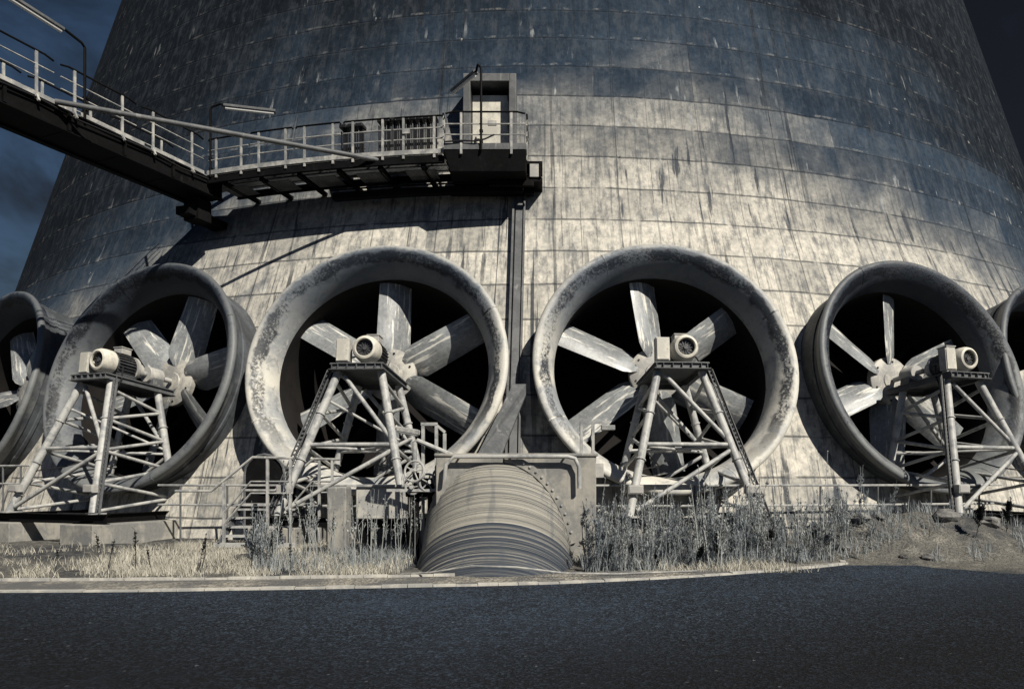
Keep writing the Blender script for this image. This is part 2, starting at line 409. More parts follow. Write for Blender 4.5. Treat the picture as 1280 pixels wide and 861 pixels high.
# ------------------------------------------------------------------ cooling tower shell with round openings for the fans
def build_tower():
    az = []
    a = -180.0
    while a < 180.0 - 1e-6:
        az.append(a); a += .32 if -36 <= a < 36 else (1.0 if -80 <= a < 80 else 5.0)
    zs = []; h = -.4
    while h < 95: zs.append(h); h += .19 if h < 9.0 else (.6 if h < 40 else 3.0)
    inv = [m.inverted() for _, m in FM]
    vs = [(math.sin(rad(a)) * R(z), -math.cos(rad(a)) * R(z), z) for z in zs for a in az]
    n = len(az); fs = []
    for j in range(len(zs) - 1):
        for i in range(n):
            i2 = (i + 1) % n
            q = (j * n + i, j * n + i2, (j + 1) * n + i2, (j + 1) * n + i)
            if zs[j] < 9.2 and abs(az[i]) < 42:
                c = (Vector(vs[q[0]]) + Vector(vs[q[2]])) / 2 + AX
                if any((lambda p: p.x * p.x + p.z * p.z < 3.13 ** 2 and p.y < 6)(iv @ c) for iv in inv): continue
            fs.append(q)
    b = MB(); b.v = vs; b.f = fs
    o = b.build('cooling_tower', M['tower'], smooth=True, origin=None)
    o.location = AX
    tag(o, 'huge streaked concrete cooling tower rising behind the row of big fans', 'cooling tower')
    return o
tower = build_tower()

# door in the tower above the landing
DX0, DX1, DZ0, DZ1, DY = -2.42, -.80, 10.86, 13.95, 21.95
def loc(v): return Vector(v) - AX
fr = MB()
yw = 1.55
fr.box(loc((DX0 + .11, DY + yw / 2, (DZ0 + DZ1) / 2)), (.22, yw, DZ1 - DZ0))
fr.box(loc((DX1 - .11, DY + yw / 2, (DZ0 + DZ1) / 2)), (.22, yw, DZ1 - DZ0))
fr.box(loc(((DX0 + DX1) / 2, DY + yw / 2, DZ1 - .12)), (DX1 - DX0 - .444, yw, .24))
fr.box(loc(((DX0 + DX1) / 2, DY + yw / 2 + .1, DZ0 + .09)), (DX1 - DX0 - .444, yw, .18))
dframe = fr.build('door_frame', M['midsteel'], tower, bevel=.015)
dl = MB(); dl.box(loc(((DX0 + DX1) / 2, DY + .42, (DZ0 + DZ1) / 2 - .16)), (DX1 - DX0 - .50, .07, DZ1 - DZ0 - .62))
door = dl.build('door', M['cream'], dframe, bevel=.01)
hp = MB(); hp.box(loc((DX0 + .36, DY + .35, 12.05)), (.05, .06, .22)); hp.tube(loc((DX0 + .36, DY + .30, 12.08)), loc((DX0 + .48, DY + .30, 12.08)), .018)
hp.build('handle', M['black'], dframe)
sp = MB(); sp.box(loc((-1.55, DY + .375, 12.62)), (.26, .012, .15)); sp.build('sign_plate', M['cabinet'], dframe)
hg = MB()
for zz in (11.4, 12.4, 13.3): hg.tube(loc((DX1 - .26, DY + .37, zz)), loc((DX1 - .26, DY + .37, zz + .16)), .022)
hg.build('hinge', M['black'], dframe)

# ------------------------------------------------------------------ fans
def blade_mb():
    b = MB(); N = 12
    rs = [.50 + (2.80 - .50) * i / N for i in range(N + 1)]
    sec = []
    for i, r in enumerate(rs):
        u = (r - .5) / 2.22
        ch = .50 + .50 * min(1, u / .16) ** .6 if u < .16 else 1.0 - .10 * (u - .16) / .84
        pit = rad(40 - 14 * u); th = .055 * (1 - .6 * u) + .012
        ring = []
        for (s_, sg) in ((-.5, 0), (-.25, 1), (.1, 1), (.5, 0), (.1, -1), (-.25, -1)):
            s_ *= 1.0
            x = s_ * ch + .04; cam = .10 * ch * (1 - (2 * s_) ** 2)
            y = sg * th * .5 - cam
            ring.append(Vector((x * math.cos(pit) - y * math.sin(pit) * -1 * 0 - y * math.sin(pit), x * math.sin(pit) + y * math.cos(pit), r)))
        sec.append(ring)
    vs = [p for r in sec for p in r]; fs = []
    for i in range(N):
        for k in range(6): fs.append((i * 6 + k, i * 6 + (k + 1) % 6, (i + 1) * 6 + (k + 1) % 6, (i + 1) * 6 + k))
    fs += [(5, 4, 3, 2, 1, 0), tuple(N * 6 + k for k in range(6))]
    b.add(vs, fs); return b
def make_fan():
    root = empty('cooling_fan')
    c = MB()
    prof = [(3.36, .29), (3.40, .14), (3.485, .06), (3.50, .03), (3.505, -.01), (3.485, -.06), (3.43, -.095), (3.35, -.09), (3.26, -.045),
            (3.17, .03), (3.09, .12), (3.02, .23), (2.96, .35), (2.915, .48), (2.888, .60), (2.88, .68)]
    c.lathe(prof, 96, 'Y'); cowl = c.build('cowl', M['cowl'], root, smooth=True)
    sh = MB(); sh.lathe([(3.30, 2.9), (3.30, .6), (3.33, .58), (3.33, .50), (3.30, .48), (3.335, .28)], 96, 'Y'); sh.build('shell', M['shell'], root, smooth=True)
    for k in range(4):
        s = MB(); a = PI * (.15 + .5 * k)
        d = Vector((math.cos(a), 0, math.sin(a)))
        pts = [d * (r + .004) + Vector((0, y - .004, 0)) for r, y in prof[4:14]]
        for p, q in zip(pts, pts[1:]): s.bar(p, q, .045, .012, up=d)
        s.build('seam_strip', M['cowl'], cowl)
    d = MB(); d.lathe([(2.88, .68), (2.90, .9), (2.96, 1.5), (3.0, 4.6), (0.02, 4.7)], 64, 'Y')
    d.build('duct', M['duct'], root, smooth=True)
    st = MB()
    for k in range(4):
        a = PI / 4 + PI / 2 * k
        st.bar((0, 2.3, 0), (2.93 * math.cos(a), 2.3, 2.93 * math.sin(a)), .16, .16, up=(0, 1, 0))
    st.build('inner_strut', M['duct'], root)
    hub = MB(); hub.lathe([(.02, -.15), (.28, -.15), (.30, -.12), (.71, -.11), (.735, -.09), (.735, .06), (.5, .22), (.02, .26)], 40, 'Y')
    h = hub.build('hub', M['hub'], root, smooth=True)
    h.location = (0, 1.34, .28); h.rotation_euler = (rad(7), 0, 0)
    for k in range(6):
        for da in (-.17, .17):
            a = PI / 3 * k + da + PI / 6
            p = Vector((math.cos(a) * .60, -.135, math.sin(a) * .60)); bo = MB(); bo.tube(p, p + Vector((0, .1, 0)), .032, n=6); bo.build('bolt', M['black'], h)
    bl = blade_mb()
    for k in range(6):
        if k == 0: o = bl.build('blade', M['blade'], root, smooth=True)
        else:
            o = o.copy(); COL.objects.link(o); o.parent = root
        o.location = (0, 1.34, .28)
    return root
fan0 = make_fan()
FLAB = ['big round fan cropped by the left edge, mostly in deep shadow',
        'big round fan left of centre whose rim carries the stripe shadow of the long pole',
        'big round fan behind the trestle just left of the grooved pipe, pale lower rim',
        'big round fan just right of the dark wall channel, seen nearly face on',
        'big round fan turned to the left with black shaded duct, right of the weed bed',
        'big round fan of which only a dark sliver shows at the right edge']
fans = []
for i, (az, fa, ba) in enumerate(FANS):
    f = fan0 if i == 0 else copy_tree(fan0)
    f.location = FM[i][0]; f.rotation_euler = (-TAU, 0, rad(fa)); f.rotation_mode = 'XYZ'
    tag(f, FLAB[i], 'fan', 'round fans in a row along the tower foot')
    k = 0
    for ch in f.children:
        if ch.name.startswith('blade'):
            ch.rotation_euler = Matrix.Rotation(rad(7), 3, 'X').__matmul__(Matrix.Rotation(rad(90 - ba + 60 * k), 3, 'Y')).to_euler(); k += 1
    fans.append(f)
for i in (0, 1, 4, 5):                 # outer rings get the darker cowl copy: shade and vignette in the colour
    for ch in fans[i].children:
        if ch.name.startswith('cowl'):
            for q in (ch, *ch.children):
                q.material_slots[0].link = 'OBJECT'; q.material_slots[0].material = M['cowldim']

# ------------------------------------------------------------------ drive trestles
# local frame: origin on the ground under the ring centre, X right, -Y outwards
HUBY, HUBZ = 1.36, 4.48
def shaft(s): s += .16; return (HUBY - s * math.cos(rad(6)), HUBZ + s * math.sin(rad(6)))
ZB = .72
def make_trestle(tray_side):
    root = empty('drive_trestle')
    def top(sx, s): y, z = shaft(s); return Vector((sx * .54, y, z - .56))
    FT = {}; FB = {}
    for sx in (-1, 1):
        FT[sx, 'f'] = top(sx, 2.42); FT[sx, 'r'] = top(sx, .95)
        FB[sx, 'f'] = Vector((sx * 1.5, shaft(3.7)[0], ZB)); FB[sx, 'r'] = Vector((sx * 1.42, shaft(1.15)[0], ZB))
    for key in FT:
        l = MB(); l.tube(FT[key], FB[key], .098, n=14)
        d = (FB[key] - FT[key])
        leg = l.build('leg', M['steel'], root, smooth=True)
        for u in (.3, .62, .86):
            p = FT[key] + d * u; fl = MB(); fl.tube(p, p + d.normalized() * .03, .125, n=14); fl.build('collar', M['steel'], leg)
        fl = MB(); fl.box(FB[key] + Vector((0, 0, .012)), (.42, .42, .03)); fl.build('base_plate', M['steel'], leg)
    def at(sx, fr_, u): return FT[sx, fr_].lerp(FB[sx, fr_], u)
    def br(p, q, r=.052):
        b = MB(); b.tube(p, q, r, n=10); b.build('brace', M['steel'], root, smooth=True)
    for fr_ in 'fr':
        br(at(-1, fr_, .52), at(1, fr_, .52))
        br(at(-1, fr_, .03) + Vector((.2, 0, 0)), at(1, fr_, .5))
        br(at(1, fr_, .55), at(-1, fr_, .97) + Vector((.15, 0, .05)))
        br(at(-1, fr_, .70), at(1, fr_, .98), .04) if fr_ == 'r' else None
    for sx in (-1, 1):
        us = [.06, .18, .30, .42, .54, .66, .78, .90, .985]
        for k in range(8):
            a, c = ('f', 'r') if k % 2 == 0 else ('r', 'f')
            br(at(sx, a, us[k]), at(sx, c, us[k + 1]), .045)
    br(at(-1, 'f', .53), at(1, 'r', .53), .035); br(at(1, 'f', .53), at(-1, 'r', .53), .035); br(at(-1, 'f', .2), at(1, 'r', .5), .035)
    # table
    tb = MB(); y0, z0 = shaft(2.62); y1, z1 = shaft(.42)
    dz = Vector((0, 0, -.56)); ro = Matrix.Rotation(-rad(6), 3, 'X')
    cen = Vector((0, (y0 + y1) / 2, (z0 + z1) / 2)); L = 2.2
    tb.box(cen + ro @ Vector((0, 0, -.40)), (1.32, L, .025), ro)
    for sx in (-1, 1):
        tb.box(cen + ro @ Vector((sx * .62, 0, -.415)), (.10, L - .01, .012), ro)
        tb.box(cen + ro @ Vector((sx * .62, 0, -.483)), (.014, L - .01, .13), ro)
        tb.box(cen + ro @ Vector((sx * .62, 0, -.55)), (.12, L - .01, .016), ro)
    for sy in (-1, 1):
        tb.box(cen + ro @ Vector((0, sy * (L / 2 - .06), -.483)), (1.22, .014, .128), ro)
        tb.box(cen + ro @ Vector((0, sy * (L / 2 - .03), -.551)), (1.36, .14, .014), ro)
    for k in range(5):
        tb.box(cen + ro @ Vector((-.46 + .23 * k, -(L / 2 - .03), -.484)), (.012, .1, .12), ro)
    tb.build('table', M['midsteel'], root)
    # perforated cable tray up one leg
    tr = MB(); a, c = FT[tray_side, 'f'], FB[tray_side, 'f']
    off = Vector((tray_side * .20, -.03, 0)); d = (c - a)
    for k in (-1, 1):
        tr.bar(a + off + Vector((k * .055, 0, .05)), c + off + Vector((k * .055, 0, 0)), .014, .06, up=(0, 1, 0))
    for k in range(34):
        p = a + off + d * (k / 34); tr.box(p, (.11, .012, .045))
    tr.build('cable_tray', M['midsteel'], root)
    cb = MB(); cb.path([a + off + Vector((.02, .02, .1)), a + off + d * .5 + Vector((.02, .02, 0)), c + off + Vector((.02, .02, .05)), c + Vector((tray_side * .1, -.25, .02)), c + Vector((-tray_side * .8, -.3, .02))], .02, 6)
    cb.build('cable', M['black'], root, smooth=True)
    q_ = shaft(1.9); cc = MB(); cc.path([(tray_side * .30, q_[0], q_[1] - .05), (tray_side * .52, q_[0] - .15, q_[1] - .1), (tray_side * .66, q_[0] - .3, q_[1] - .42), a + off + Vector((0, .03, -.2)), a + off + d * .12], .022, 6); cc.build('cable', M['black'], root, smooth=True)
    cc = MB(); cc.path([at(-tray_side, 'r', .25), at(-tray_side, 'r', .4) + Vector((tray_side * .25, -.1, -.3)), at(-tray_side, 'f', .62) + Vector((tray_side * .5, .3, -.15)), at(-tray_side, 'f', .72) + Vector((tray_side * .1, .05, .1)), at(-tray_side, 'f', .84)], .018, 6); cc.build('cable', M['black'], root, smooth=True)
    for sx in (-1, 1):
        p = at(sx, 'f', .82) + Vector((sx * .02, -.17, 0))
        b = MB(); b.box(p, (.34, .16, .2)); b.box(p + Vector((0, -.085, 0)), (.30, .014, .16)); b.build('junction_box', M['cabinet'], root, bevel=.012)
    # base frame of I-beams
    bb = MB()
    yf, yr = FB[1, 'f'].y, FB[1, 'r'].y
    def ibeam(p, q):
        p = Vector(p); q = Vector(q)
        bb.bar(p, q, .012, .2)
        bb.bar(p + Vector((0, 0, .107)), q + Vector((0, 0, .107)), .18, .014); bb.bar(p + Vector((0, 0, -.107)), q + Vector((0, 0, -.107)), .18, .014)
    zc = ZB - .12
    ibeam((-2.0, yf - .02, zc), (2.0, yf - .02, zc)); ibeam((-1.9, yr, zc), (1.9, yr, zc))
    for sx in (-1, 1): ibeam((sx * 1.46, yf + .08, zc), (sx * 1.46, yr - .1, zc))
    bb.build('base_frame', M['dark'], root)
    ft = MB()
    for sx in (-1, 1):
        ft.box((sx * 1.45, (yf + yr) / 2, (ZB - .24) / 2 - .1), (1.1, abs(yf - yr) + .8, ZB - .24 + .2))
    ft.build('concrete_footing', M['concrete'], root, bevel=.02)
    return root
tre = {1: make_trestle(1), -1: make_trestle(-1)}
TLAB = ['pale tube trestle in front of the leftmost shadowed fan',
        'pale tube trestle on a black beam base, beside the steel steps at left',
        'pale tube trestle directly left of the grooved pipe',
        'pale tube trestle directly right of the grooved pipe, feet among the weeds',
        'shaded tube trestle behind the rubble mound at right',
        'tube trestle of the fan beyond the right edge']
SIDE = [1, 1, -1, 1, -1, 1]
used = {}
trestles = []
for i, (az, fa, _) in enumerate(FANS):
    if i in (0, 5): continue
    sd = SIDE[i]
    o = tre[sd] if sd not in used else copy_tree(tre[sd])
    used[sd] = True
    o.location = (FM[i][0].x, FM[i][0].y, 0); o.rotation_euler = (0, 0, rad(fa))
    tag(o, TLAB[i], 'trestle', 'drive trestles in front of the fans'); trestles.append((i, o))

# motors, bearing housings and cabinets standing on the trestle tables
def make_motor():
    r = empty('electric_motor')           # origin on the table, X right, Y inwards
    b = MB(); b.lathe([(.02, -.42), (.27, -.42), (.30, -.38), (.30, .16), (.26, .22), (.02, .22)], 28, 'Y', (0, 0, .40))
    for k in range(26):
        a = 2 * PI * k / 26; d = Vector((math.cos(a), 0, math.sin(a))); c = Vector((0, 0, .40))
        b.bar(c + d * .315 + Vector((0, -.36, 0)), c + d * .315 + Vector((0, .14, 0)), .014, .05, up=d)
    body = b.build('body', M['motor'], r)
    f = MB(); f.lathe([(.21, -.80), (.23, -.82), (.28, -.80), (.32, -.72), (.335, -.58), (.335, -.44), (.31, -.42), (.28, -.44), (.28, -.70), (.21, -.76)], 36, 'Y', (0, 0, .40), True)
    fc = f.build('fan_cover', M['cream'], r, smooth=True)
    g = MB(); g.lathe([(.01, -.70), (.21, -.70), (.21, -.66), (.01, -.66)], 28, 'Y', (0, 0, .40))
    for k in range(12):
        a = 2 * PI * k / 12; d = Vector((math.cos(a), 0, math.sin(a)))
        g.bar(Vector((0, -.725, .40)) + d * .05, Vector((0, -.725, .40)) + d * .225, .012, .012)
    g.lathe([(.05, -.75), (.05, -.71)], 12, 'Y', (0, 0, .40)); g.tube((0, -.76, .4), (0, -.7, .4), .05)
    g.build('grille', M['motor'], fc)
    t_ = MB(); t_.box((.02, -.08, .79), (.30, .30, .16)); t_.box((.02, -.08, .885), (.34, .34, .03)); t_.build('terminal_box', M['cabinet'], r, bevel=.012)
    ft = MB()
    for sx in (-1, 1): ft.box((sx * .24, -.1, .07), (.14, .5, .14)); ft.box((sx * .27, -.1, .022), (.2, .6, .036))
    ft.build('foot', M['motor'], r)
    fl = MB(); fl.lathe([(.06, .22), (.33, .22), (.33, .30), (.2, .34), (.2, .50), (.05, .50)], 24, 'Y', (0, 0, .40)); fl.build('coupling', M['cabinet'], r, smooth=True)
    return r
def make_bearing():
    r = empty('bearing_housing')
    b = MB(); b.box((0, 0, .06), (.62, .42, .12)); b.prism([(-.26, -.17, .12), (.26, -.17, .12), (.17, -.17, .56), (-.17, -.17, .56)], (0, .34, 0))
    b.build('pedestal', M['midsteel'], r, bevel=.015)
    c = MB(); c.lathe([(.06, -.24), (.22, -.24), (.24, -.2), (.24, .2), (.2, .25), (.06, .25)], 24, 'Y', (0, 0, .40)); c.build('housing', M['cabinet'], r, smooth=True)
    s = MB(); s.tube((0, -.45, .40), (0, .62, .40), .075, n=14); s.build('shaft', M['steel'], r, smooth=True)
    return r
def make_cabinet():
    r = empty('switch_cabinet')
    b = MB(); b.box((0, 0, .36), (.34, .22, .58)); b.box((0, 0, .035), (.26, .16, .07)); b.build('case', M['cabinet'], r, bevel=.012)
    d = MB(); d.box((0, -.122, .36), (.30, .022, .53)); d.tube((.11, -.14, .36), (.11, -.12, .36), .02); d.build('door', M['cream'], r, bevel=.006)
    return r
mot, bea, cabi = make_motor(), make_bearing(), make_cabinet()
WHO = {1: 'beside the steel steps at left', 2: 'left of the grooved pipe', 3: 'right of the grooved pipe', 4: 'behind the rubble mound at right'}
first = True
def place_on_table(o, i, s, x):
    y, z = shaft(s); az, fa, _ = FANS[i]
    p = Matrix.Translation((FM[i][0].x, FM[i][0].y, 0)) @ Matrix.Rotation(rad(fa), 4, 'Z') @ Vector((x, y, z))
    up = Matrix.Rotation(rad(fa), 3, 'Z') @ Matrix.Rotation(-rad(6), 3, 'X') @ Vector((0, 0, 1))
    o.location = p - up * .386; o.rotation_euler = (-rad(6), 0, rad(fa))
for i, _o in trestles:
    m = mot if first else copy_tree(mot); b = bea if first else copy_tree(bea); c = cabi if first else copy_tree(cabi); first = False
    place_on_table(m, i, 1.72, .14); place_on_table(b, i, .66, .02); place_on_table(c, i, 2.34, -.42)
    tag(m, 'electric motor with round pale fan cover on the trestle ' + WHO[i], 'motor', 'motors on the trestle tables')
    tag(b, 'bearing block between motor and hub on the trestle ' + WHO[i], 'bearing', 'bearing blocks on the trestle tables')
    tag(c, 'upright box next to the motor on the trestle ' + WHO[i], 'cabinet', 'boxes on the trestle tables')

# ------------------------------------------------------------------ walkway, footbridge and landing
HD = 10.85
RW = 33.2                                   # outer edge of the walkway, from the tower axis
def ring(az, r, h): return Vector((math.sin(az) * r, D - math.cos(az) * r, h))
def az_of(p): return math.atan2(p[0], D - p[1])
A0 = az_of((-10.2, 21.9)); A1 = az_of((-2.78, 20.5))
BR0 = Vector((-10.2, 21.9, HD)); BD = Vector((-.398, -.917, 0)).normalized(); BX = Vector((BD.y, -BD.x, 0))  # BX to the left of the bridge (away from camera side)
if BX.x > 0: BX = -BX
def railing_panel(parent, pts_fn, t0, t1, base, n_seg=4):
    # pts_fn(t, z) gives a point of the outer edge; one panel with two flat posts
    P = [pts_fn(t0 + (t1 - t0) * k / n_seg, 0) for k in range(n_seg + 1)]
    up = lambda z: [p + Vector((0, 0, z)) for p in P]
    top = up(1.04); e0, e1 = top[0].copy(), top[-1].copy(); e0.z -= .05; e1.z -= .05
    h = MB(); h.path([e0] + [top[0].lerp(top[1], .1)] + top[1:-1] + [top[-1].lerp(top[-2], .1), e1], .026, 8); h.build('handrail', M['dark'], parent, smooth=True)
    for z in (.40, .70):
        m = MB(); m.path(up(z), .019, 6); m.build('middle_rail', M['rail'], parent, smooth=True)
    for u in (.2, .83):
        q = pts_fn(t0 + (t1 - t0) * u, 0); q2 = pts_fn(t0 + (t1 - t0) * (u + .02), 0); d = (q2 - q).normalized()
        b = MB(); b.bar(q + Vector((0, 0, -.14)), q + Vector((0, 0, 1.03)), .066, .03, up=d.cross(Vector((0, 0, 1))))
        b.build('post', M['rail'], parent)
def walkway():
    root = empty('wall_walkway', ring((A0 + A1) / 2, RW, HD))
    inv = Matrix.Translation(-Vector(root.location))
    N = 22
    def fin(b, n, m, **k): return b.xform(inv).build(n, m, root, **k)
    az = [A0 + (A1 - A0) * k / N for k in range(N + 1)]
    # grating deck: cross bars with open gaps
    d = MB()
    K = 190
    for k in range(K + 1):
        a = A0 + (A1 - A0) * k / K
        d.bar(ring(a, RW - .04, HD - .02), ring(a, RW - 1.28, HD - .02), .02, .03)
    for r in (RW - .35, RW - .75, RW - 1.1):
        for k in range(N): d.bar(ring(az[k], r, HD - .05), ring(az[k + 1], r, HD - .05), .012, .03)
    fin(d, 'grating', M['midsteel'])
    t_ = MB()
    for k in range(N): t_.bar(ring(az[k], RW + .012, HD + .03), ring(az[k + 1], RW + .012, HD + .03), .012, .13)
    fin(t_, 'toe_plate', M['rail'])
    for r in (RW - .03, RW - 1.3):
        e = MB()
        for k in range(N):
            e.bar(ring(az[k], r, HD - .17), ring(az[k + 1], r, HD - .17), .016, .2)
            e.bar(ring(az[k], r, HD - .28), ring(az[k + 1], r, HD - .28), .10, .016)
        fin(e, 'edge_beam', M['dark'])
    br = MB()
    for k in range(0, 6):
        a = A0 + (A1 - A0) * (k + .5) / 6
        br.bar(ring(a, RW - .05, HD - .34), ring(a, R(HD) - .2, HD - .34), .14, .1)
    fin(br, 'bracket', M['dark'])
    # flat panels hung under the deck
    for k in range(5):
        a = A0 + (A1 - A0) * (k + .2) / 5; b2 = A0 + (A1 - A0) * (k + .78) / 5
        q = MB(); q.prism([ring(a, RW - .25, HD - .36), ring(b2, RW - .25, HD - .36), ring(b2, RW - .95, HD - .36), ring(a, RW - .95, HD - .36)], (0, 0, -.02))
        for j in range(9):
            aa = a + (b2 - a) * (j + .5) / 9; q.bar(ring(aa, RW - .27, HD - .386), ring(aa, RW - .93, HD - .386), .02, .012)
        fin(q, 'soffit_panel', M['midsteel'])
    def edge(t, z): return ring(t, RW - .005, HD + z) - Vector(root.location)
    NP = 5; gap = .0013; w = (A1 - A0) / NP
    for k in range(NP): railing_panel(root, edge, A0 + w * k + gap, A0 + w * (k + 1) - gap, 0)
    # long beam under the deck, fixed along the wall, with a conduit
    lb = MB(); b0 = az_of((-6.35, 21.8)); b1 = az_of((-.55, 21.6)); 
    for k in range(10):
        a, c = b0 + (b1 - b0) * k / 10, b0 + (b1 - b0) * (k + 1) / 10
        lb.bar(ring(a, RW - .95, HD - .72), ring(c, RW - .95, HD - .72), .22, .20)
        lb.bar(ring(a, RW - .72, HD - .60), ring(c, RW - .72, HD - .60), .06, .03)
    fin(lb, 'carrier_beam', M['dark'])
    tag(root, 'railed steel walkway curving along the tower wall to the door landing', 'walkway')
walkway()
def bridge():
    root = empty('footbridge', BR0)
    L = 15.5; W = 1.25
    def pt(s, x, z): return BD * s + BX * x + Vector((0, 0, z))
    g = MB()
    g.box(pt(L / 2 - .1, W / 2, -.45), (1, 1, .1), None) if False else None
    for x in (.05, W - .05): g.bar(pt(-.6, x, -.34), pt(L, x, -.34), .03, .48)
    for x in (.05, W - .05):
        g.bar(pt(-.6, x, -.09), pt(L, x, -.09), .18, .02); g.bar(pt(-.6, x, -.59), pt(L, x, -.59), .18, .02)
    for k in range(11):
        g.bar(pt(k * 1.5 - .3, -.05, -.34), pt(k * 1.5 - .3, W - .07, -.34), .07, .44)
    g.build('girder', M['dark'], root)
    b = MB(); b.prism([pt(-.6, .02, -.55), pt(L, .02, -.55), pt(L, W - .02, -.55), pt(-.6, W - .02, -.55)], (0, 0, .02)); b.build('soffit', M['dark'], root)
    d = MB(); d.prism([pt(-1.1, .0, -.07), pt(L, .0, -.07), pt(L, W, -.07), pt(-1.1, W, -.07)], (0, 0, .05)); d.build('deck', M['midsteel'], root)
    for x in (-.015, W + .015):
        t_ = MB()
        for k in range(8): t_.bar(pt(k * 2 + .12, x, .0), pt(k * 2 + 1.9, x, .0), .012, .10)
        t_.build('toe_plate', M['rail'], root)
        def edge(t, z): return pt(t, x, z)
        n = 7; w = L / n
        for k in range(n): railing_panel(root, edge, .15 + w * k, w * (k + 1) - .02, 0, 1)
        for k in range(n * 2):
            s = .15 + w * (k // 2) + (w - .17) * (.2 if k % 2 == 0 else .83)
            h = MB(); h.bar(pt(s, x, -.02), pt(s, x - .10 * (1 if x < 0 else -1), -.2), .05, .05, up=BD); h.build('post_foot', M['rail'], root)
    c = MB(); c.path([pt(s * 1.0, -.06, -.16 - .05 * math.sin(s * 2.1)) for s in range(0, 16)], .025, 6); c.build('cable', M['black'], root, smooth=True)
    c = MB(); c.bar(pt(-.2, W / 2, -.66), pt(-.2, W / 2, -1.3), .6, .5, up=BD); c.bar(pt(.35, W / 2, -1.1), pt(-2.2, W / 2 + .3, -1.1), .5, .24); c.build('bearing_bracket', M['dark'], root)
    tag(root, 'dark girder footbridge coming in from the upper left to the walkway corner', 'footbridge')
bridge()
def landing():
    x0, x1, yf, yb = -2.78, -.46, 20.25, 22.5
    root = empty('door_landing', ((x0 + x1) / 2, yf, HD))
    o = Vector(root.location)
    def P(x, y, z): return Vector((x, y, z)) - o
    b = MB(); b.prism([P(x0, yf, HD - .02), P(x1, yf, HD - .02), P(x1, yf + .12, HD - .58), P(x0 + .16, yf + .12, HD - .58)], (0, yb - yf, 0))
    b.build('deck_box', M['dark'], root, bevel=.02)
    d = MB(); d.box(P((x0 + x1) / 2, (yf + yb) / 2, HD + .0), (x1 - x0 + .04, yb - yf, .03)); d.build('deck', M['midsteel'], root)
    t_ = MB(); t_.box(P((x0 + x1) / 2, yf - .012, HD + .08), (x1 - x0, .012, .17)); t_.box(P(x1 + .012, (yf + yb) / 2, HD + .08), (.012, yb - yf - .1, .17)); t_.build('toe_plate', M['midsteel'], root)
    def e1(t, z): return P(x0 + t, yf - .02, HD + z)
    def e2(t, z): return P(x1 + .02, yf + t, HD + z)
    def e3(t, z): return P(x0 - .02, yf + .45 - t, HD + z)
    railing_panel(root, e1, .05, x1 - x0 - .03, 0, 1); railing_panel(root, e2, .03, yb - yf - .45, 0, 1); railing_panel(root, e3, .02, .42, 0, 1)
    s = MB(); s.box(P(-.23, 21.5, HD - .52), (.46, .9, .10)); s.box(P(-.25, 21.5, HD - .02), (.5, .9, .08)); s.box(P(-.07, 21.3, HD - .27), (.07, .6, .4)); s.build('end_bracket', M['dark'], root)
    q = MB(); q.box(P(-.24, 21.25, HD - .27), (.26, .5, .38)); q.build('end_box', M['cabinet'], root, bevel=.01)
    u = MB(); u.box(P(-1.5, 21.5, HD - .70), (2.5, .24, .18)); u.box(P(-.9, 20.95, HD - .68), (1.3, .12, .14)); u.build('carrier_beam', M['dark'], root)
    c = MB(); c.path([P(x0 + .02, yf - .06, HD + .18), P(x0 + .5, yf - .05, HD + .22), P(x0 + .9, yf - .06, HD + .20), P(-1.62, yf - .05, HD + .26), P(-1.35, yf - .06, HD + .38)], .022, 6); c.build('cable', M['black'], root, smooth=True)
    tag(root, 'railed steel landing with boxed dark underside in front of the pale door', 'landing')
landing()
# long brace pole
b = MB(); p0, p1 = Vector((-11.95, 17.66, HD - .02)), Vector((-4.72, 20.72, HD - .1))
b.tube(p0, p1, .068, n=14)
o = b.build('brace_pole', M['midsteel'], smooth=True, origin=p0); tag(o, 'long round steel pole running from the footbridge to the walkway', 'pole')

# dark channel up the wall, under the landing
c = MB(); aw = az_of((-.72, 20.8)); hs = [.0, 2, 4, 6, 8, 10.2]
for x, w_, d_ in ((-.155, .06, .16), (.02, .20, .08), (.175, .05, .2)):
    for h0, h1 in zip(hs, hs[1:]):
        p, q = wallpt(aw, h0, .14), wallpt(aw, h1, .14); c.bar(p + Vector((x, 0, 0)), q + Vector((x, 0, 0)), w_, d_, up=(0, -1, 0))
o = c.build('wall_channel', M['midsteel'], origin=wallpt(aw, 0, .14)); tag(o, 'tall grey channel running down the wall between the two middle fans', 'wall channel')
# inclined flat strut at its foot
s = MB(); y_ = 17.15
s.prism([(-1.55, y_ - .25, 2.1), (-.98, y_ - .25, 2.1), (-.42, y_ + 1.2, 3.75), (-.42, y_ + 1.2, 4.0), (-.75, y_ + 1.2, 4.0)], (0, .1, -.04))
o = s.build('inclined_strut', M['midsteel'], origin=(-1, y_, 2.1)); tag(o, 'flat inclined steel strut above the box behind the grooved pipe', 'strut')

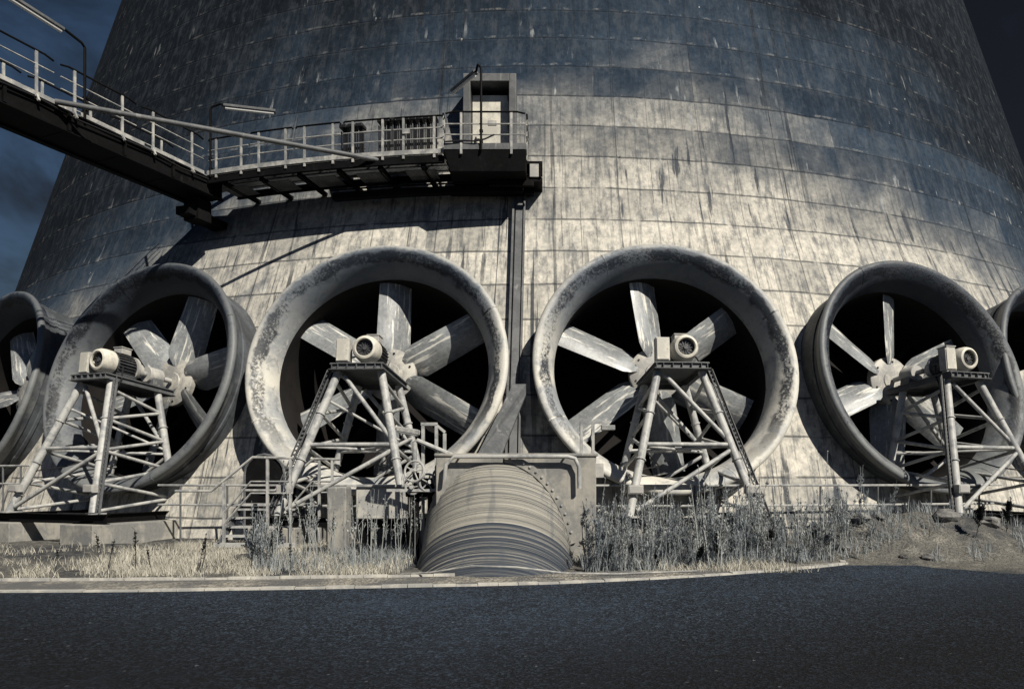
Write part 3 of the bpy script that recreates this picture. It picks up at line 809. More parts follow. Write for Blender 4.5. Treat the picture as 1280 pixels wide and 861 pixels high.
# lamps on thin bent poles
def lamp(foot, top, bend, a, b_, label):
    root = empty('walkway_lamp', foot); o = Vector(foot); P = lambda v: Vector(v) - o
    m = MB(); m.path([P(foot), P(top), P(Vector(top) + (Vector(bend) - Vector(top)) * .15 + Vector((0, 0, .07))), P(Vector(bend) + Vector((0, 0, .1))), P(a)], .034, 8); m.build('pole', M['dark'], root, smooth=True)
    k = MB()
    for zz in (.25, .55): k.box(P(Vector(foot) + Vector((0, .03, zz))), (.1, .1, .05))
    k.build('clamp', M['dark'], root)
    a, b_ = Vector(a), Vector(b_)
    h = MB(); h.bar(P(a), P(b_), .17, .07); h.bar(P(a + Vector((0, 0, .045))), P(b_ + Vector((0, 0, .045))), .10, .03); hb = h.build('lamp_housing', M['midsteel'], root, bevel=.012)
    d = (b_ - a).normalized() * .05
    t_ = MB(); t_.tube(P(a + d + Vector((0, -.0, -.06))), P(b_ - d + Vector((0, 0, -.06))), .05, n=10); t_.build('diffuser', M['diffuser'], hb, smooth=True)
    tag(root, label, 'lamp', 'tube lamps on bent poles along the walkway')
bp = BR0 + BD * 3.85 + Vector((.06, 0, 0))
lamp(bp + Vector((0, 0, -.1)), bp + Vector((0, 0, 1.72)), bp + BD * .55 + Vector((0, 0, 1.80)), bp + BD * .55 + Vector((0, 0, 1.86)), bp + BD * 2.35 + Vector((0, 0, 1.98)), 'tube lamp on the bent pole standing on the footbridge, against the sky')
cp = BR0 + Vector((.12, -.03, 0))
lamp(cp + Vector((0, 0, -.1)), cp + Vector((0, 0, 1.95)), cp + Vector((.3, 0, 2.02)), cp + Vector((.40, .0, 2.06)), cp + Vector((1.85, .35, 2.06)), 'tube lamp on the bent pole at the corner of footbridge and walkway')
lp = Vector((-1.72, 20.2, HD))
lamp(lp + Vector((0, 0, -.05)), lp + Vector((0, 0, 2.2)), lp + Vector((-.1, .05, 2.28)), lp + Vector((-.16, .2, 2.26)), lp + Vector((-.95, 1.15, 2.22)), 'tube lamp on the bent pole standing in front of the pale door')

# black cable racks on the walkway
def rack(x0, x1, n, top, label):
    a0, a1 = az_of((x0, 21.6)), az_of((x1, 21.6)); am = (a0 + a1) / 2
    root = empty('cable_rack', ring(am, RW - 1.12, HD)); o = Vector(root.location)
    def P(a, r, z): return ring(a, r, z) - o
    for k in range(n):
        a = a0 + (a1 - a0) * (k + .5) / n; w = (a1 - a0) / n * RW
        m = MB(); m.bar(P(a, RW - 1.12, HD + .02), P(a, RW - 1.12, top), w * .34, .14, up=P(a, 1, 0) - P(a, 0, 0))
        for j in (-1, 1): m.bar(P(a + j * .36 * w / RW, RW - 1.05, HD + .02), P(a + j * .36 * w / RW, RW - 1.05, top - .05), w * .10, .06, up=P(a, 1, 0) - P(a, 0, 0))
        m.build('riser', M['black'], root)
        q = MB(); q.bar(P(a - .44 * w / RW, RW - 1.08, top + .06), P(a + .44 * w / RW, RW - 1.08, top + .06), .34, .11); q.build('cap', M['black'], root, bevel=.02)
    b = MB()
    for z in (.35, .8):
        for k in range(4): b.bar(P(a0 + (a1 - a0) * k / 4, RW - 1.14, HD + z), P(a0 + (a1 - a0) * (k + 1) / 4, RW - 1.14, HD + z), .04, .07)
    b.build('cross_bar', M['midsteel'], root)
    tag(root, label, 'cable rack', 'black racks on the walkway'); return root
rack(-6.22, -5.42, 3, 12.2, 'short black slatted rack of three units behind the walkway railing')
rack(-4.98, -3.12, 9, 12.28, 'long black slatted rack on the walkway next to the door landing')
b = MB(); b.bar(ring(az_of((-4.0, 20.4)), RW + .04, HD + .62), ring(az_of((-3.78, 20.4)), RW + .04, HD + .62), .012, .13)
o = b.build('sign_plate', M['rail'], origin=ring(az_of((-3.9, 20.4)), RW + .04, HD + .62)); tag(o, 'small blank white plate hung on the walkway railing', 'sign')

# ------------------------------------------------------------------ ground, road, kerbs
def gheight(x, y):
    h = 0.0
    for (cx, cy, rx, ry, a) in ((8.2, 15.4, 2.4, 1.5, .80), (6.5, 14.8, 1.2, .6, .42), (10.6, 16.2, 2.2, 1.2, .35), (3.4, 15.2, 3.4, 1.8, .18)):
        d = ((x - cx) / rx) ** 2 + ((y - cy) / ry) ** 2
        h += a * math.exp(-d * 1.3)
    m = max(0, min(1, (y - 11.6) / 1.5)) if x < 5 else max(0, min(1, (y - 12.9) / 1.2))
    far = max(0, min(1, (40 - y) / 6)) if y > 20 else 1
    h += .05 * m * noise.noise(Vector((x * .9, y * .9, 0))) + .03 * m * noise.noise(Vector((x * 2.7, y * 2.7, 3))) + (.10 * min(1, h * 2) * noise.noise(Vector((x * 3.1, y * 3.1, 7))) + .05 * min(1, h * 2) * noise.noise(Vector((x * 7, y * 7, 1))))
    return h * m
def ground():
    b = MB(); xs = []; x = -16.0
    xs = [-400, -150, -60, -30, -22] + [-18 + .22 * i for i in range(int(36 / .22) + 1)] + [22, 30, 60, 150, 400]
    ys = [-200, -60, -20, 0, 6, 9, 10] + [10.5 + .2 * i for i in range(int(10 / .2))] + [21, 24, 30, 60, 150, 400, 900]
    n = len(xs)
    vs = [(x, y, gheight(x, y) - .012 if -18 <= x <= 19 and 10 < y < 21 else -.012) for y in ys for x in xs]
    fs = [(j * n + i, j * n + i + 1, (j + 1) * n + i + 1, (j + 1) * n + i) for j in range(len(ys) - 1) for i in range(n - 1)]
    b.add(vs, fs); o = b.build('ground', M['ground'], smooth=True); tag(o, kind='structure')
ground()
EDGE = [(-120, 9.2), (-40, 9.6), (-20, 9.8), (-7.5, 9.96), (-4, 10.2), (-1.6, 10.49), (.26, 10.8), (2.33, 11.5), (3.83, 12.2), (5.0, 12.85), (5.65, 13.3)]
def smooth_line(pts, n=6):
    out = []
    for i in range(len(pts) - 1):
        p0 = Vector((*pts[max(i - 1, 0)], 0)); p1 = Vector((*pts[i], 0)); p2 = Vector((*pts[i + 1], 0)); p3 = Vector((*pts[min(i + 2, len(pts) - 1)], 0))
        for k in range(n):
            t = k / n
            out.append(.5 * ((2 * p1) + (p2 - p0) * t + (2 * p0 - 5 * p1 + 4 * p2 - p3) * t * t + (3 * p1 - p0 - 3 * p2 + p3) * t ** 3))
    out.append(Vector((*pts[-1], 0))); return out
E1 = smooth_line(EDGE[1:])
E2 = [Vector((x, y, 0)) for x, y in ((6.15, 13.75), (6.6, 13.95), (6.75, 13.3), (7.0, 12.75), (7.35, 12.5), (7.7, 12.1), (8.2, 11.9), (8.9, 11.85), (10.5, 11.5), (14, 11.0), (40, 9.5))]
def road():
    b = MB()
    pts = E1 + E2
    top = [Vector((p.x, p.y, -.004)) for p in pts]
    # uneven broken edge on the dirt side
    for p in top[len(E1):]: p.y += random.uniform(-.06, .06)
    bot = [Vector((p.x, -60, -.004)) for p in pts]
    n = len(pts)
    b.add(top + bot, [(i, i + 1, n + i + 1, n + i) for i in range(n - 1)])
    o = b.build('road', M['asphalt']); tag(o, kind='structure')
road()
def strip(name, line, w, z, mat, h=.06, off=0.0, kind='structure', label=None, cat=None):
    b = MB(); n = len(line); L = []; Rr = []
    for i, p in enumerate(line):
        d = (line[min(i + 1, n - 1)] - line[max(i - 1, 0)]).normalized(); nn = Vector((-d.y, d.x, 0))
        L.append(p + nn * (off + w)); Rr.append(p + nn * off)
    for i in range(n - 1):
        js = [0.0, 1.0]
        if name == 'kerb':
            k_ = max(1, round((line[i + 1] - line[i]).length / .8)); js = [q / k_ for q in range(k_ + 1)]
        for u0, u1 in zip(js, js[1:]):
            g_ = .012 if name == 'kerb' else 0.0; hz = random.uniform(-.012, .008) if name == 'kerb' else 0.0; sd_ = random.uniform(-.012, .012) if name == 'kerb' else 0.0
            A_, B_ = u0 + g_ * (u1 - u0), u1 - g_ * (u1 - u0)
            lo = [Rr[i].lerp(Rr[i + 1], A_), Rr[i].lerp(Rr[i + 1], B_), L[i].lerp(L[i + 1], B_), L[i].lerp(L[i + 1], A_)]
            vs = [Vector((q.x, q.y + sd_, z - .1)) for q in lo] + [Vector((q.x, q.y + sd_, z + h + hz)) for q in lo]
            b.add(vs, [(4, 5, 6, 7), (0, 1, 5, 4), (2, 3, 7, 6), (1, 2, 6, 5), (3, 0, 4, 7)])
    o = b.build(name, mat); tag(o, label, cat, kind=kind); return o
strip('verge', [Vector((p.x, p.y, 0)) for p in E1], .95, -.002, M['gravel'], .012, .10)
strip('kerb', E1, .11, 0, M['kerb'], .028)
hook = smooth_line([(5.65, 13.38), (5.72, 13.75), (5.35, 14.1), (4.9, 14.45)], 5)
strip('kerb', hook, .10, 0, M['kerb'], .035)
strip('kerb', [p for p in [Vector((q.x, q.y, 0)) for q in E1] if p.x < -1.2], .05, 0, M['kerb'], .05, 1.05)

# ------------------------------------------------------------------ sloping grooved pipe and the box behind it
ALP = rad(46); PR = 1.43
def pipe():
    # local Z along the axis, pointing up and away; local Y is the pipe's upper side
    base = Vector((-.85, 12.335, -1.2))
    root = empty('grooved_pipe', base, 0, -(PI / 2 - ALP))
    def sect(r, z0, z1, name, mt):
        m = MB(); k = int((z1 - z0) / .035); prof = [(r - .07, z0)]
        for i in range(k + 1):
            z = z0 + (z1 - z0) * i / k; prof.append((r + .010 * math.sin(i * 1.7) + random.uniform(-.006, .006), z))
        prof.append((r - .07, z1)); m.lathe(prof, 72, 'Z'); return m.build(name, mt, root, smooth=True)
    sect(PR + .03, -.9, 1.42, 'lower_section', M['pipelow']); sect(PR - .02, 1.40, 3.02, 'upper_section', M['pipe'])
    inv = root.matrix_basis.inverted()
    f = MB(); N = 26; yf = 13.37; cz = .96 - (14.42 - yf) * 1.036
    arc = [(lambda a, e: Vector((-.85 + (PR + e) * math.sin(a), 0, cz + (PR + e) / math.cos(ALP) * math.cos(a))))(rad(6 + 70 * k / N), e) for e in (-.03, .085) for k in range(N + 1)]
    fr_ = [p + Vector((0, yf - .05, 0)) for p in arc]; bk = [p + Vector((0, yf + .04, 0)) for p in arc]; n = N + 1
    f.add(fr_ + bk, [(k, k + 1, n + k + 1, n + k) for k in range(N)] + [(n + k, n + k + 1, 3 * n + k + 1, 3 * n + k) for k in range(N)] + [(0, n, 3 * n, 2 * n), (N, 2 * n - 1, 4 * n - 1, 3 * n - 1)])
    fo = f.xform(inv).build('flange', M['concrete'], root)
    for k in range(13):
        a = rad(10 + 5.0 * k); p = Vector((-.85 + (PR + .045) * math.sin(a), yf - .075, cz + (PR + .045) / math.cos(ALP) * math.cos(a)))
        b = MB(); b.tube(p, p + Vector((0, .04, 0)), .024, n=8); b.xform(inv).build('bolt', M['steel'], fo)
    s = MB(); s.bar((-.16, PR + .008, 1.45), (-.10, PR + .008, 3.0), .03, .02); s.bar((-.10, PR + .004, 1.45), (-.04, PR + .004, 3.0), .02, .014); s.build('seam_strip', M['dark'], root)
    tag(root, 'wide ringed pipe sloping up from the kerb into the concrete box', 'pipe')
pipe()
b = MB(); bx0, bx1, by0, by1, bt = -1.98, 1.0, 13.37, 16.6, 2.0
b.box(((bx0 + bx1) / 2, (by0 + by1) / 2, bt / 2 - .1), (bx1 - bx0, by1 - by0, bt + .2)); b.box(((bx0 + bx1) / 2, by0 + .12, bt + .02), (bx1 - bx0 + .06, .3, .06))
o = b.build('concrete_box', M['concrete'], bevel=.02, origin=((bx0 + bx1) / 2, (by0 + by1) / 2, 0)); tag(o, 'grey concrete box that the grooved pipe enters, between the middle trestles', 'concrete box')
b = MB(); yy = by0 - .14
b.path([(-1.80, yy, 1.55), (-1.77, yy, 1.84), (-1.62, yy, 1.985), (.46, yy, 1.985), (.60, yy, 1.95), (.67, yy, 1.80), (.68, yy, 1.40)], .038, 10)
b.tube((-1.55, yy, 1.96), (-1.55, by0 + .02, 1.96), .02); b.tube((.4, yy, 1.96), (.4, by0 + .02, 1.96), .02)
o = b.build('bent_pipe_rail', M['steel'], smooth=True, origin=(-.6, yy, 1.9)); tag(o, 'bent steel pipe rail across the top front of the concrete box', 'rail')
b = MB(); b.path([(-2.3, 11.72, .02), (-1.75, 11.35, .10), (-1.1, 11.20, .22), (-.4, 11.20, .20), (.35, 11.42, .08), (1.2, 11.7, .03), (2.6, 12.1, .03)], .014, 6)
o = b.build('loose_cable', M['rail'], smooth=True, origin=(-.8, 11.3, 0)); tag(o, 'thin pale cable lying across the foot of the grooved pipe', 'cable')

# concrete post and steel tank left of the pipe
b = MB(); b.box((-4.1, 14.55, .66), (.38, .42, 1.5)); o = b.build('concrete_post', M['concrete'], bevel=.025, origin=(-4.1, 14.55, 0)); tag(o, 'stout pale weathered concrete post among tall weeds left of the grooved pipe', 'post')
root = empty('steel_tank', (-3.32, 15.3, 0))
b = MB(); b.box((0, 0, 1.08), (1.08, .8, .66)); b.build('body', M['cabinet'], root, bevel=.02)
b = MB(); b.box((0.25, 0, 1.435), (1.95, .9, .05)); b.build('lid', M['steel'], root, bevel=.008)
for sx in (-.45, .45): b = MB(); b.box((sx, 0, .36), (.1, .6, .8)); b.build('leg', M['dark'], root)
tag(root, 'pale rectangular steel tank beneath the trestle left of the grooved pipe', 'tank')

# valve stand with handwheels and a floodlight, left of the box
root = empty('valve_stand', (-2.32, 13.7, 0))
def wheel(b, c, r, nrm):
    c = Vector(c); nrm = Vector(nrm).normalized(); x = nrm.orthogonal().normalized(); y = nrm.cross(x)
    pts = [c + x * math.cos(2 * PI * k / 20) * r + y * math.sin(2 * PI * k / 20) * r for k in range(21)]
    b.path(pts, .022, 6)
    for k in range(5): b.tube(c, pts[k * 4], .014, n=6)
    b.tube(c - nrm * .05, c + nrm * .12, .04, n=8)
for c, r, n_ in (((-.1, -.1, 1.72), .2, (-.3, -1, .2)), ((.16, -.05, 1.5), .17, (.4, -1, .2)), ((-.14, -.08, 1.42), .13, (0, -1, 0)), ((.36, 0, 1.62), .14, (.8, -1, .1))):
    b = MB(); wheel(b, c, r, n_); b.build('handwheel', M['steel'], root, smooth=True)
b = MB(); b.tube((-.1, .1, 0), (-.1, .1, 1.7), .06); b.tube((.18, .1, 0), (.18, .1, 1.5), .06); b.tube((-.3, .14, 1.3), (.6, .14, 1.3), .07); b.box((.05, .14, 1.44), (.3, .26, .3)); b.build('pipework', M['dark'], root, smooth=False)
b = MB(); b.bar((-.62, 0, 1.36), (.5, 0, 1.36), .24, .05); b.build('shelf', M['steel'], root)
tag(root, 'cluster of small valve handwheels left of the concrete box', 'valve stand')
root = empty('lamp_stand', (-2.16, 14.0, 0))
b = MB()
for x in (-.16, .10, .26): b.bar((x, 0, .3), (x, 0, 2.62 - (.0 if x < .2 else .16)), .06, .06)
b.bar((-.2, 0, 2.64), (.12, 0, 2.64), .06, .06); b.bar((.1, 0, 2.62), (.27, 0, 2.48), .05, .05); b.build('frame', M['steel'], root)
b = MB(); b.path([(-.3, -.12, 1.6), (-.3, -.12, 2.28), (-.26, -.12, 2.32), (.55, -.1, 1.98)], .045, 8); b.build('pipe', M['steel'], root, smooth=True)
b = MB(); b.box((-.42, -.15, 2.5), (.42, .26, .10), Matrix.Rotation(rad(10), 3, 'Y')); b.box((-.42, -.16, 2.44), (.36, .22, .04), Matrix.Rotation(rad(10), 3, 'Y')); b.build('floodlight', M['rail'], root, bevel=.015)
tag(root, 'slim steel frame with flat floodlight pointing left, left of the concrete box', 'frame')
root = empty('lamp_stand', (.93, 14.9, 0))
b = MB()
for x, y in ((-.12, 0), (.12, 0), (-.12, .2), (.12, .2)): b.bar((x, y, .3), (x, y, 2.72), .055, .055)
b.bar((-.14, 0, 2.75), (.46, 0, 2.75), .06, .06); b.bar((-.12, 0, 2.7), (-.12, .2, 2.7), .05, .05); b.bar((-.12, -.03, 1.5), (.12, -.03, 1.5), .05, .05); b.build('frame', M['steel'], root)
b = MB(); b.box((.42, -.06, 2.63), (.28, .2, .10)); b.build('floodlight', M['rail'], root, bevel=.012)
b = MB(); b.box((.2, -.02, 1.75), (.26, .18, .3)); b.build('control_box', M['cabinet'], root, bevel=.012)
b = MB(); b.box((0, .1, .15), (.5, .4, .34)); b.build('foot_block', M['concrete'], root)
tag(root, 'upright steel frame with small floodlight at the right end of the concrete box', 'frame')

# steel steps at left
def steps():
    root = empty('steel_steps', (-7.05, 16.1, 0))
    n = 4; W = 1.35
    def S_(u, z): return Vector((0, 0, z))
    for k in range(n):
        t_ = MB(); t_.box((.62, .05 + .24 * k, .30 + .19 * k), (W, .24, .045)); t_.build('tread', M['steel'], root)
    for x in (-.08, W - .02):
        s = MB(); s.bar((x, -.2, .10), (x, .98, 1.02), .04, .2); s.build('stringer', M['midsteel'], root)
    # rails climb to the right as seen from the road
    for y, dx in ((-.12, 0), (.95, 1.02)):
        h = MB(); h.path([(-1.1 + dx, y, 1.31), (-.3 + dx, y, 1.31), (.62 + dx, y, 2.06), (1.50 + dx * .75, y, 2.04)], .03, 8); h.build('handrail', M['rail'], root, smooth=True)
        for z in (.36, .62):
            m = MB(); m.path([(0. + dx, y, 1.22 - z), (.58 + dx, y, 1.98 - z - .1), (1.5 + dx * .7, y, 1.98 - z - .1)], .024, 6); m.build('middle_rail', M['rail'], root, smooth=True)
        for x, z in ((-.02, 1.5), (1.46 + dx * .6, 2.02), (.95 + dx * .8, 2.02)):
            p = MB(); p.bar((x + (dx if x < 0 else 0), y, .08), (x + (dx if x < 0 else 0), y, z), .07, .05); p.build('post', M['steel'], root)
    f = MB(); f.box((.66, .9, .98), (1.9, .5, .05)); f.build('platform', M['steel'], root)
    b = MB(); b.bar((-.2, -.2, .12), (1.6, -.2, .12), .08, .1); b.build('base_beam', M['steel'], root)
    tag(root, 'short run of steel steps with pale handrails left of the tall weeds', 'steps')
steps()
# pipe rails along the basin
def basin_rail(a0, a1, r, z, label, posts=6, low=True):
    root = empty('pipe_rail', ring((a0 + a1) / 2, r, 0)); o = Vector(root.location); N = 14
    for zz in ((z, z - .5) if low else (z,)):
        b = MB(); b.path([ring(a0 + (a1 - a0) * k / N, r, zz) - o for k in range(N + 1)], .028, 6); b.build('rail', M['steel'], root, smooth=True)
    for k in range(posts):
        a = a0 + (a1 - a0) * (k + .5) / posts; b = MB(); b.tube(ring(a, r, -.1) - o, ring(a, r, z) - o, .026, n=8); b.build('post', M['midsteel'], root, smooth=True)
    tag(root, label, 'pipe rail')
basin_rail(rad(2), rad(20.5), 36.0, 1.42, 'low pipe rail passing behind the weeds below the right-hand fans', 7)
basin_rail(rad(-16), rad(-5), 36.2, 1.42, 'low pipe rail below the fan left of the grooved pipe', 5)
basin_rail(rad(-27.5), rad(-22.5), 36.6, 1.95, 'pipe rail at the left edge behind the shaded trestle foot', 4)
# dark arched hood between the left fans
root = empty('arched_hood', (-7.0, 18.15, 0))
b = MB(); pts = [(-.5, 0, 0), (-.5, 0, 1.7)] + [(-.5 * math.cos(PI * k / 10), 0, 1.7 + .5 * math.sin(PI * k / 10)) for k in range(1, 10)] + [(.5, 0, 1.7), (.5, 0, 0)]
b.prism(pts, (0, 1.0, 0)); b.build('body', M['dark'], root)
b = MB(); b.path([Vector(p) + Vector((0, -.02, 0)) for p in pts], .03, 6); b.build('rim', M['midsteel'], root)
tag(root, 'dark arched steel hood in shade behind the steel steps', 'hood')

# ------------------------------------------------------------------ vegetation and debris
def gz(x, y): return gheight(x, y) - .012
def blades(name, mat, spots, hmin, hmax, w=.012, lean=.35):
    vs = []; fs = []
    for (x, y) in spots:
        z = gz(x, y) - .02; h = random.uniform(hmin, hmax); a = random.uniform(0, 2 * PI); l = random.uniform(0, lean) * h; b = random.uniform(0, 2 * PI)
        dx, dy = math.cos(a) * w, math.sin(a) * w; lx, ly = math.cos(b) * l, math.sin(b) * l; o = len(vs)
        vs += [(x - dx, y - dy, z), (x + dx, y + dy, z), (x + dx * .7 + lx * .35, y + dy * .7 + ly * .35, z + h * .6), (x - dx * .7 + lx * .35, y - dy * .7 + ly * .35, z + h * .6), (x + lx, y + ly, z + h)]
        fs += [(o, o + 1, o + 2, o + 3), (o + 3, o + 2, o + 4)]
    me = bpy.data.meshes.new(name); me.from_pydata(vs, [], fs); me.update(); me.materials.append(mat)
    ob = bpy.data.objects.new(name, me); COL.objects.link(ob); tag(ob, kind='stuff'); return ob
def scatter(n, x0, x1, y0, y1, thr=-.1, f=.7, seed=0):
    out = []; tries = 0
    while len(out) < n and tries < n * 12:
        tries += 1; x, y = random.uniform(x0, x1), random.uniform(y0, y1)
        if noise.noise(Vector((x * f, y * f, seed))) < thr + random.uniform(-.2, .2): continue
        if (x + .86) ** 2 < 2.3 and y > 11.3 or (-2.05 < x < 1.05 and y > 13.5): continue
        out.append((x, y))
    return out
g = blades('dry_grass', M['straw'], scatter(17000, -8.6, -2.4, 11.5, 17.5, .02, 1.6) + scatter(9000, -8.2, -2.6, 11.6, 17.5, .12, .6, 4) + scatter(2500, .9, 5, 12.1, 13.6, .1) + scatter(2500, -14, -8, 11.4, 17, .1), .03, .21, .0045, 1.0)
g['label'] = 'pale dry grass on the verge between road and trestles'
g = blades('short_weeds', M['weed'], [p for p in scatter(7500, .7, 7.2, 12.2, 16.4, -.2, .9) if p[1] > 12.1 + max(0, p[0] - 1.4) * .36] + scatter(1300, 7, 13, 13.4, 17.5, .2, 1.4) + scatter(1500, -5, -2.3, 12.2, 15, .0), .08, .36, .007, .8)
g['label'] = 'low grey green weeds covering the bed right of the grooved pipe'
def weed_mesh(name, H, nleaf, mat, bare=.12, spread=.09, leaf=.055, branches=5, stems=1, wid=.22, elev=(.1, 1.35)):
    b = MB(); random.seed(name)
    def stem(p, q, r):
        m_ = (Vector(p) + Vector(q)) / 2 + Vector((random.uniform(-.03, .03), random.uniform(-.03, .03), 0))
        b.tube(p, m_, r, r * .8, 4, False); b.tube(m_, q, r * .8, r * .35, 4, False)
    tips = []
    for j in range(stems):
        hh = H * (1 if j == 0 else random.uniform(.55, .95)); o_ = Vector((random.uniform(-.12, .12), random.uniform(-.12, .12), 0)) * (1 if j else 0)
        tip = o_ + Vector((random.uniform(-.14, .14), random.uniform(-.14, .14), hh)); stem(o_, tip, .010); tips.append((o_, tip))
        for k in range(branches):
            u = random.uniform(.3, .85); p = o_.lerp(tip, u); a = random.uniform(0, 2 * PI); L = random.uniform(.12, .36) * hh * (1.15 - u)
            q = p + Vector((math.cos(a) * L * .38, math.sin(a) * L * .38, L)); stem(p, q, .006); tips.append((p, q))
    for k in range(nleaf):
        p, q = random.choice(tips); u = random.uniform(bare, 1.0) ** .8; c = p.lerp(q, u)
        a = random.uniform(0, 2 * PI); e = random.uniform(*elev); s_ = leaf * random.uniform(.6, 1.4)
        d = Vector((math.cos(a) * math.cos(e), math.sin(a) * math.cos(e), math.sin(e))); sd = d.cross(Vector((0, 0, 1))).normalized() * s_ * wid
        c = c + d * .008; b.add([c, c + d * s_ * .5 + sd, c + d * s_, c + d * s_ * .5 - sd], [(0, 1, 2, 3)])
    me = bpy.data.meshes.new(name); me.from_pydata(b.v, [], b.f); me.update(); me.materials.append(mat); return me
WM = [weed_mesh('weed_plant_%d' % k, h, n, M['weed'] if k % 3 else M['weedpale'], leaf=.072, wid=.15, stems=4, branches=4, elev=(.5, 1.4)) for k, (h, n) in enumerate(((1.25, 260), (1.4, 300), (1.05, 220), (1.5, 280), (.8, 200), (1.3, 240)))]
SM = [weed_mesh('stalk_plant_%d' % k, h, n, M['weedpale'], .3, leaf=.05, branches=3) for k, (h, n) in enumerate(((1.5, 40), (1.75, 50), (1.25, 34), (.8, 26)))]
DM = weed_mesh('dark_sprig', .75, 60, M['bush'], .3, leaf=.06, branches=4)
BM = [weed_mesh('bush_plant_%d' % k, h, n, M['bush'], .02, leaf=.10, branches=16) for k, (h, n) in enumerate(((.75, 420), (1.0, 520)))]
random.seed(5)
def plant(name, me, x, y, s, label, cat, group, z=None):
    o = bpy.data.objects.new(name, me); COL.objects.link(o); o.location = (x, y, gz(x, y) - .02 if z is None else z); o.rotation_euler = (random.uniform(-.1, .1), random.uniform(-.1, .1), random.uniform(0, 6.3)); o.scale = (s, s, s * random.uniform(.85, 1.1))
    tag(o, label, cat, group); return o
for (x, y) in scatter(225, .75, 6.6, 12.0, 16.2, -.18, 1.1):
    if y < 12.05 + max(0, x - 1.4) * .33: continue
    edge_ = 1.0 if x < 4.8 else .78
    plant('weed_plant', random.choice(WM), x, y, edge_ * random.uniform(.45, 1.08), 'leafy grey green weed in the dense bed right of the grooved pipe', 'weed', 'weeds in the bed right of the grooved pipe')
for (x, y) in scatter(46, -4.6, -2.35, 12.2, 14.2, -.6):
    plant('stalk_plant', random.choice(SM[:3]), x, y, random.uniform(.7, 1.0), 'tall thin dry stalk left of the grooved pipe', 'weed', 'dry stalks left of the grooved pipe')
for (x, y) in [(-5.3 + random.uniform(-.25, .25), 13.6 + random.uniform(-.4, .4)) for _ in range(12)]:
    plant('weed_plant', random.choice(WM), x, y, random.uniform(.6, .9), 'leafy weed in the clump before the left foot of the trestle beside the pipe', 'weed', 'weeds in the clump on the dry grass')
for (x, y) in ((-8.2, 12.1), (-7.5, 12.4), (-6.9, 12.2), (-6.0, 12.6), (-5.75, 12.1), (-5.0, 12.3), (-4.9, 12.9), (-6.5, 12.0), (-4.2, 12.0), (-7.9, 12.9)):
    plant('weed_sprig', DM, x, y, random.uniform(.6, 1.05), 'small dark sprig standing in the pale dry grass at left', 'weed', 'sprigs in the dry grass')
for k, (x, y, s) in enumerate(((-6.3, 15.6, 1.0), (-5.9, 15.9, .8), (-6.1, 15.2, .7))):
    plant('bramble', BM[k % 2], x, y, s, 'bramble tangled round the right side of the steel steps', 'bush', 'brambles by the steps')
for (x, y) in [(random.uniform(.9, 5.8), random.uniform(12.6, 15.5)) for _ in range(40)]:
    if y > 12.4 + max(0, x - 1.4) * .33: plant('stalk_plant', random.choice(SM), x, y, random.uniform(.7, 1.05), 'bare dry stalk standing in the weed bed right of the grooved pipe', 'weed', 'dry stalks in the weed bed')
for (x, y) in ((6.2, 16.0), (6.6, 16.4), (5.6, 16.3), (7.0, 15.9), (7.4, 16.4), (5.1, 16.6), (4.7, 16.4)):
    plant('stalk_plant', random.choice(SM), x, y, random.uniform(.7, .95), 'bare stalk rising at the far right end of the weed bed', 'weed', 'stalks behind the mound')
for (x, y) in ((1.1, 12.3), (2.0, 12.35), (3.1, 12.8), (4.2, 13.2), (1.6, 13.0), (5.4, 14.3), (2.7, 12.6)):
    plant('bramble', BM[int(x * 7) % 2], x, y, random.uniform(.45, .7), 'low dark bramble at the front edge of the weed bed', 'bush', 'brambles in front of the weed bed')
for (x, y) in ((7.4, 15.2), (8.9, 15.7), (9.7, 15.2), (10.3, 15.9), (8.0, 16.1), (9.2, 16.4)):
    plant('weed_plant', random.choice(WM), x, y, random.uniform(.35, .6), 'small weed rooted on the rubble mound at right', 'weed', 'weeds on the rubble mound')
for k, (x, y, s, l) in enumerate(((8.6, 14.3, .9, 'dark low bush on the dirt in front of the shaded trestle'), (9.6, 14.9, .8, 'dark bush at the right edge of the picture'))):
    for q in range(1): plant('dark_bush', BM[k], x, y, s, l, 'bush', None)
def rock_mesh(k, s):
    b = MB(); random.seed(k); n, m = 8, 6; vs = []
    for j in range(m + 1):
        for i in range(n):
            t_, p_ = PI * j / m, 2 * PI * i / n; v = Vector((math.sin(t_) * math.cos(p_), math.sin(t_) * math.sin(p_), math.cos(t_)))
            v *= 1 + .45 * noise.noise(v * 1.7 + Vector((k * 7.1, 0, 0))); v.z *= .6; vs.append(v * s)
    fs = [(j * n + i, j * n + (i + 1) % n, (j + 1) * n + (i + 1) % n, (j + 1) * n + i) for j in range(m) for i in range(n)]
    b.add(vs, fs); return b
rb = MB(); random.seed(3)
for k in range(1500):
    r_ = random.random()
    big_ = r_ < .85
    if r_ < .7: x, y = random.gauss(8.0, 1.2), random.gauss(14.8, .7)
    elif r_ < .85: x, y = random.gauss(6.4, .7), random.gauss(14.5, .35)
    else: x, y = random.uniform(-12, 12), random.uniform(13.4, 17)
    if y < 13.3 or y > 18 or -2.1 < x < 1.1 : continue
    q = rock_mesh(k % 9, random.choice((.03, .04, .05, .06, .08, .10, .14)) if big_ else random.choice((.02, .03, .04))); a = random.uniform(0, 6.3); ro = Matrix.Rotation(a, 3, 'Z'); z = gz(x, y)
    q.v = [tuple(ro @ Vector(p) + Vector((x, y, z + .005))) for p in q.v]; rb.add(q.v, q.f)
o = rb.build('rubble', M['stone']); tag(o, 'loose rubble stones spread over the mound at right', kind='stuff')
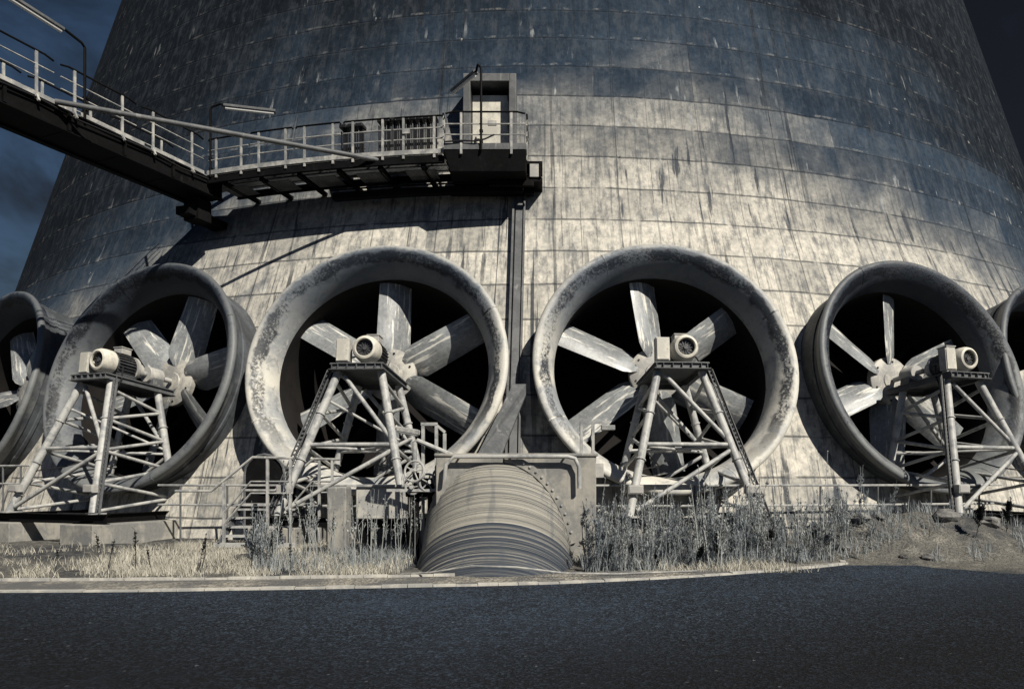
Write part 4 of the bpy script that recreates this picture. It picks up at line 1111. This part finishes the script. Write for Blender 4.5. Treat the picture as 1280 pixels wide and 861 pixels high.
RL = ['largest flat stone on the crest of the rubble mound', 'pale angular stone on the left slope of the mound', 'stone at the front foot of the mound near the road', 'stone lying between mound and weed bed', 'rounded stone on the right slope of the mound']
for k, (x, y, s) in enumerate(((8.35, 14.9, .26), (6.5, 14.7, .19), (7.3, 13.6, .13), (5.9, 14.2, .16), (9.3, 15.0, .22))):
    o = rock_mesh(20 + k, s).build('stone', M['stone']); o.location = (x, y, gz(x, y) + s * .2); o.rotation_euler = (0, 0, k * 1.3); tag(o, RL[k], 'stone', 'bigger stones on the mound')
b = MB(); b.path([(4.75, 13.95, .10), (5.4, 14.15, .16), (6.1, 14.5, .36), (6.5, 14.75, .5)], .03, 6); o = b.build('dead_branch', M['wood'], smooth=True, origin=(5.4, 14.2, .1)); tag(o, 'bare pale branch lying on the left slope of the mound', 'branch')

# ------------------------------------------------------------------ light, sky, camera
SUN_EL, SUN_AZ = rad(43), rad(37)      # sun to the right behind the camera
sd = Vector((math.sin(SUN_AZ) * math.cos(SUN_EL), -math.cos(SUN_AZ) * math.cos(SUN_EL), math.sin(SUN_EL)))
L = bpy.data.lights.new('sun', 'SUN'); L.energy = 5.0; L.angle = rad(.5); L.color = (1, .935, .82)
lo = bpy.data.objects.new('sun', L); COL.objects.link(lo); lo.rotation_euler = sd.to_track_quat('Z', 'Y').to_euler(); lo.location = (20, -20, 30)
w = bpy.data.worlds.new('World'); S.world = w; w.use_nodes = True
t = NT(w.node_tree); bg = t.n['Background']
sky = t.add('ShaderNodeTexSky', sky_type='NISHITA', sun_disc=False, sun_elevation=SUN_EL)
sky.sun_rotation = PI - SUN_AZ
vec = coord(t, 'Generated'); X, Y, Z = t.sep(vec)
n1 = t.noise(t.scale(vec, (1, 1, 1.6)), 3.2, 6, .6, .5)
n2 = t.noise(t.scale(vec, (1, 1, 2.2)), 1.4, 3, .55, .3)
cl = t.ramp(t.math('ADD', t.math('MULTIPLY', n1, .5), t.math('MULTIPLY', n2, .5)), .40, .60)
cl = t.math('MAXIMUM', cl, t.ramp(X, .25, .5))                 # heavier cloud to the right
storm = t.mix(cl, (.40, .50, .56), (.10, .075, .065))
north = t.ramp(Y, -.35, .45)
col = t.mix(north, (.17, .23, .34), storm)
t.put(bg.inputs[0], t.mix(1.0, sky.outputs[0], col, 'MULTIPLY'))
bg.inputs[1].default_value = .06
cam = bpy.data.cameras.new('camera'); co = bpy.data.objects.new('camera', cam); COL.objects.link(co)
co.location = (0, 0, EYE); co.rotation_euler = (PI / 2, 0, 0)
cam.sensor_width = 36; cam.sensor_fit = 'HORIZONTAL'; cam.lens = 900 / 1280 * 36
cam.shift_x = -38 / 1280; cam.shift_y = (600 - 430.5) / 1280
cam.clip_end = 3000; cam.clip_start = .05
S.camera = co
S.view_settings.view_transform = 'Standard'; S.view_settings.look = 'None'; S.view_settings.gamma = 1; S.view_settings.exposure = 0.42
S.view_settings.use_curve_mapping = False
S.cycles.max_bounces = 5; S.cycles.use_denoising = True
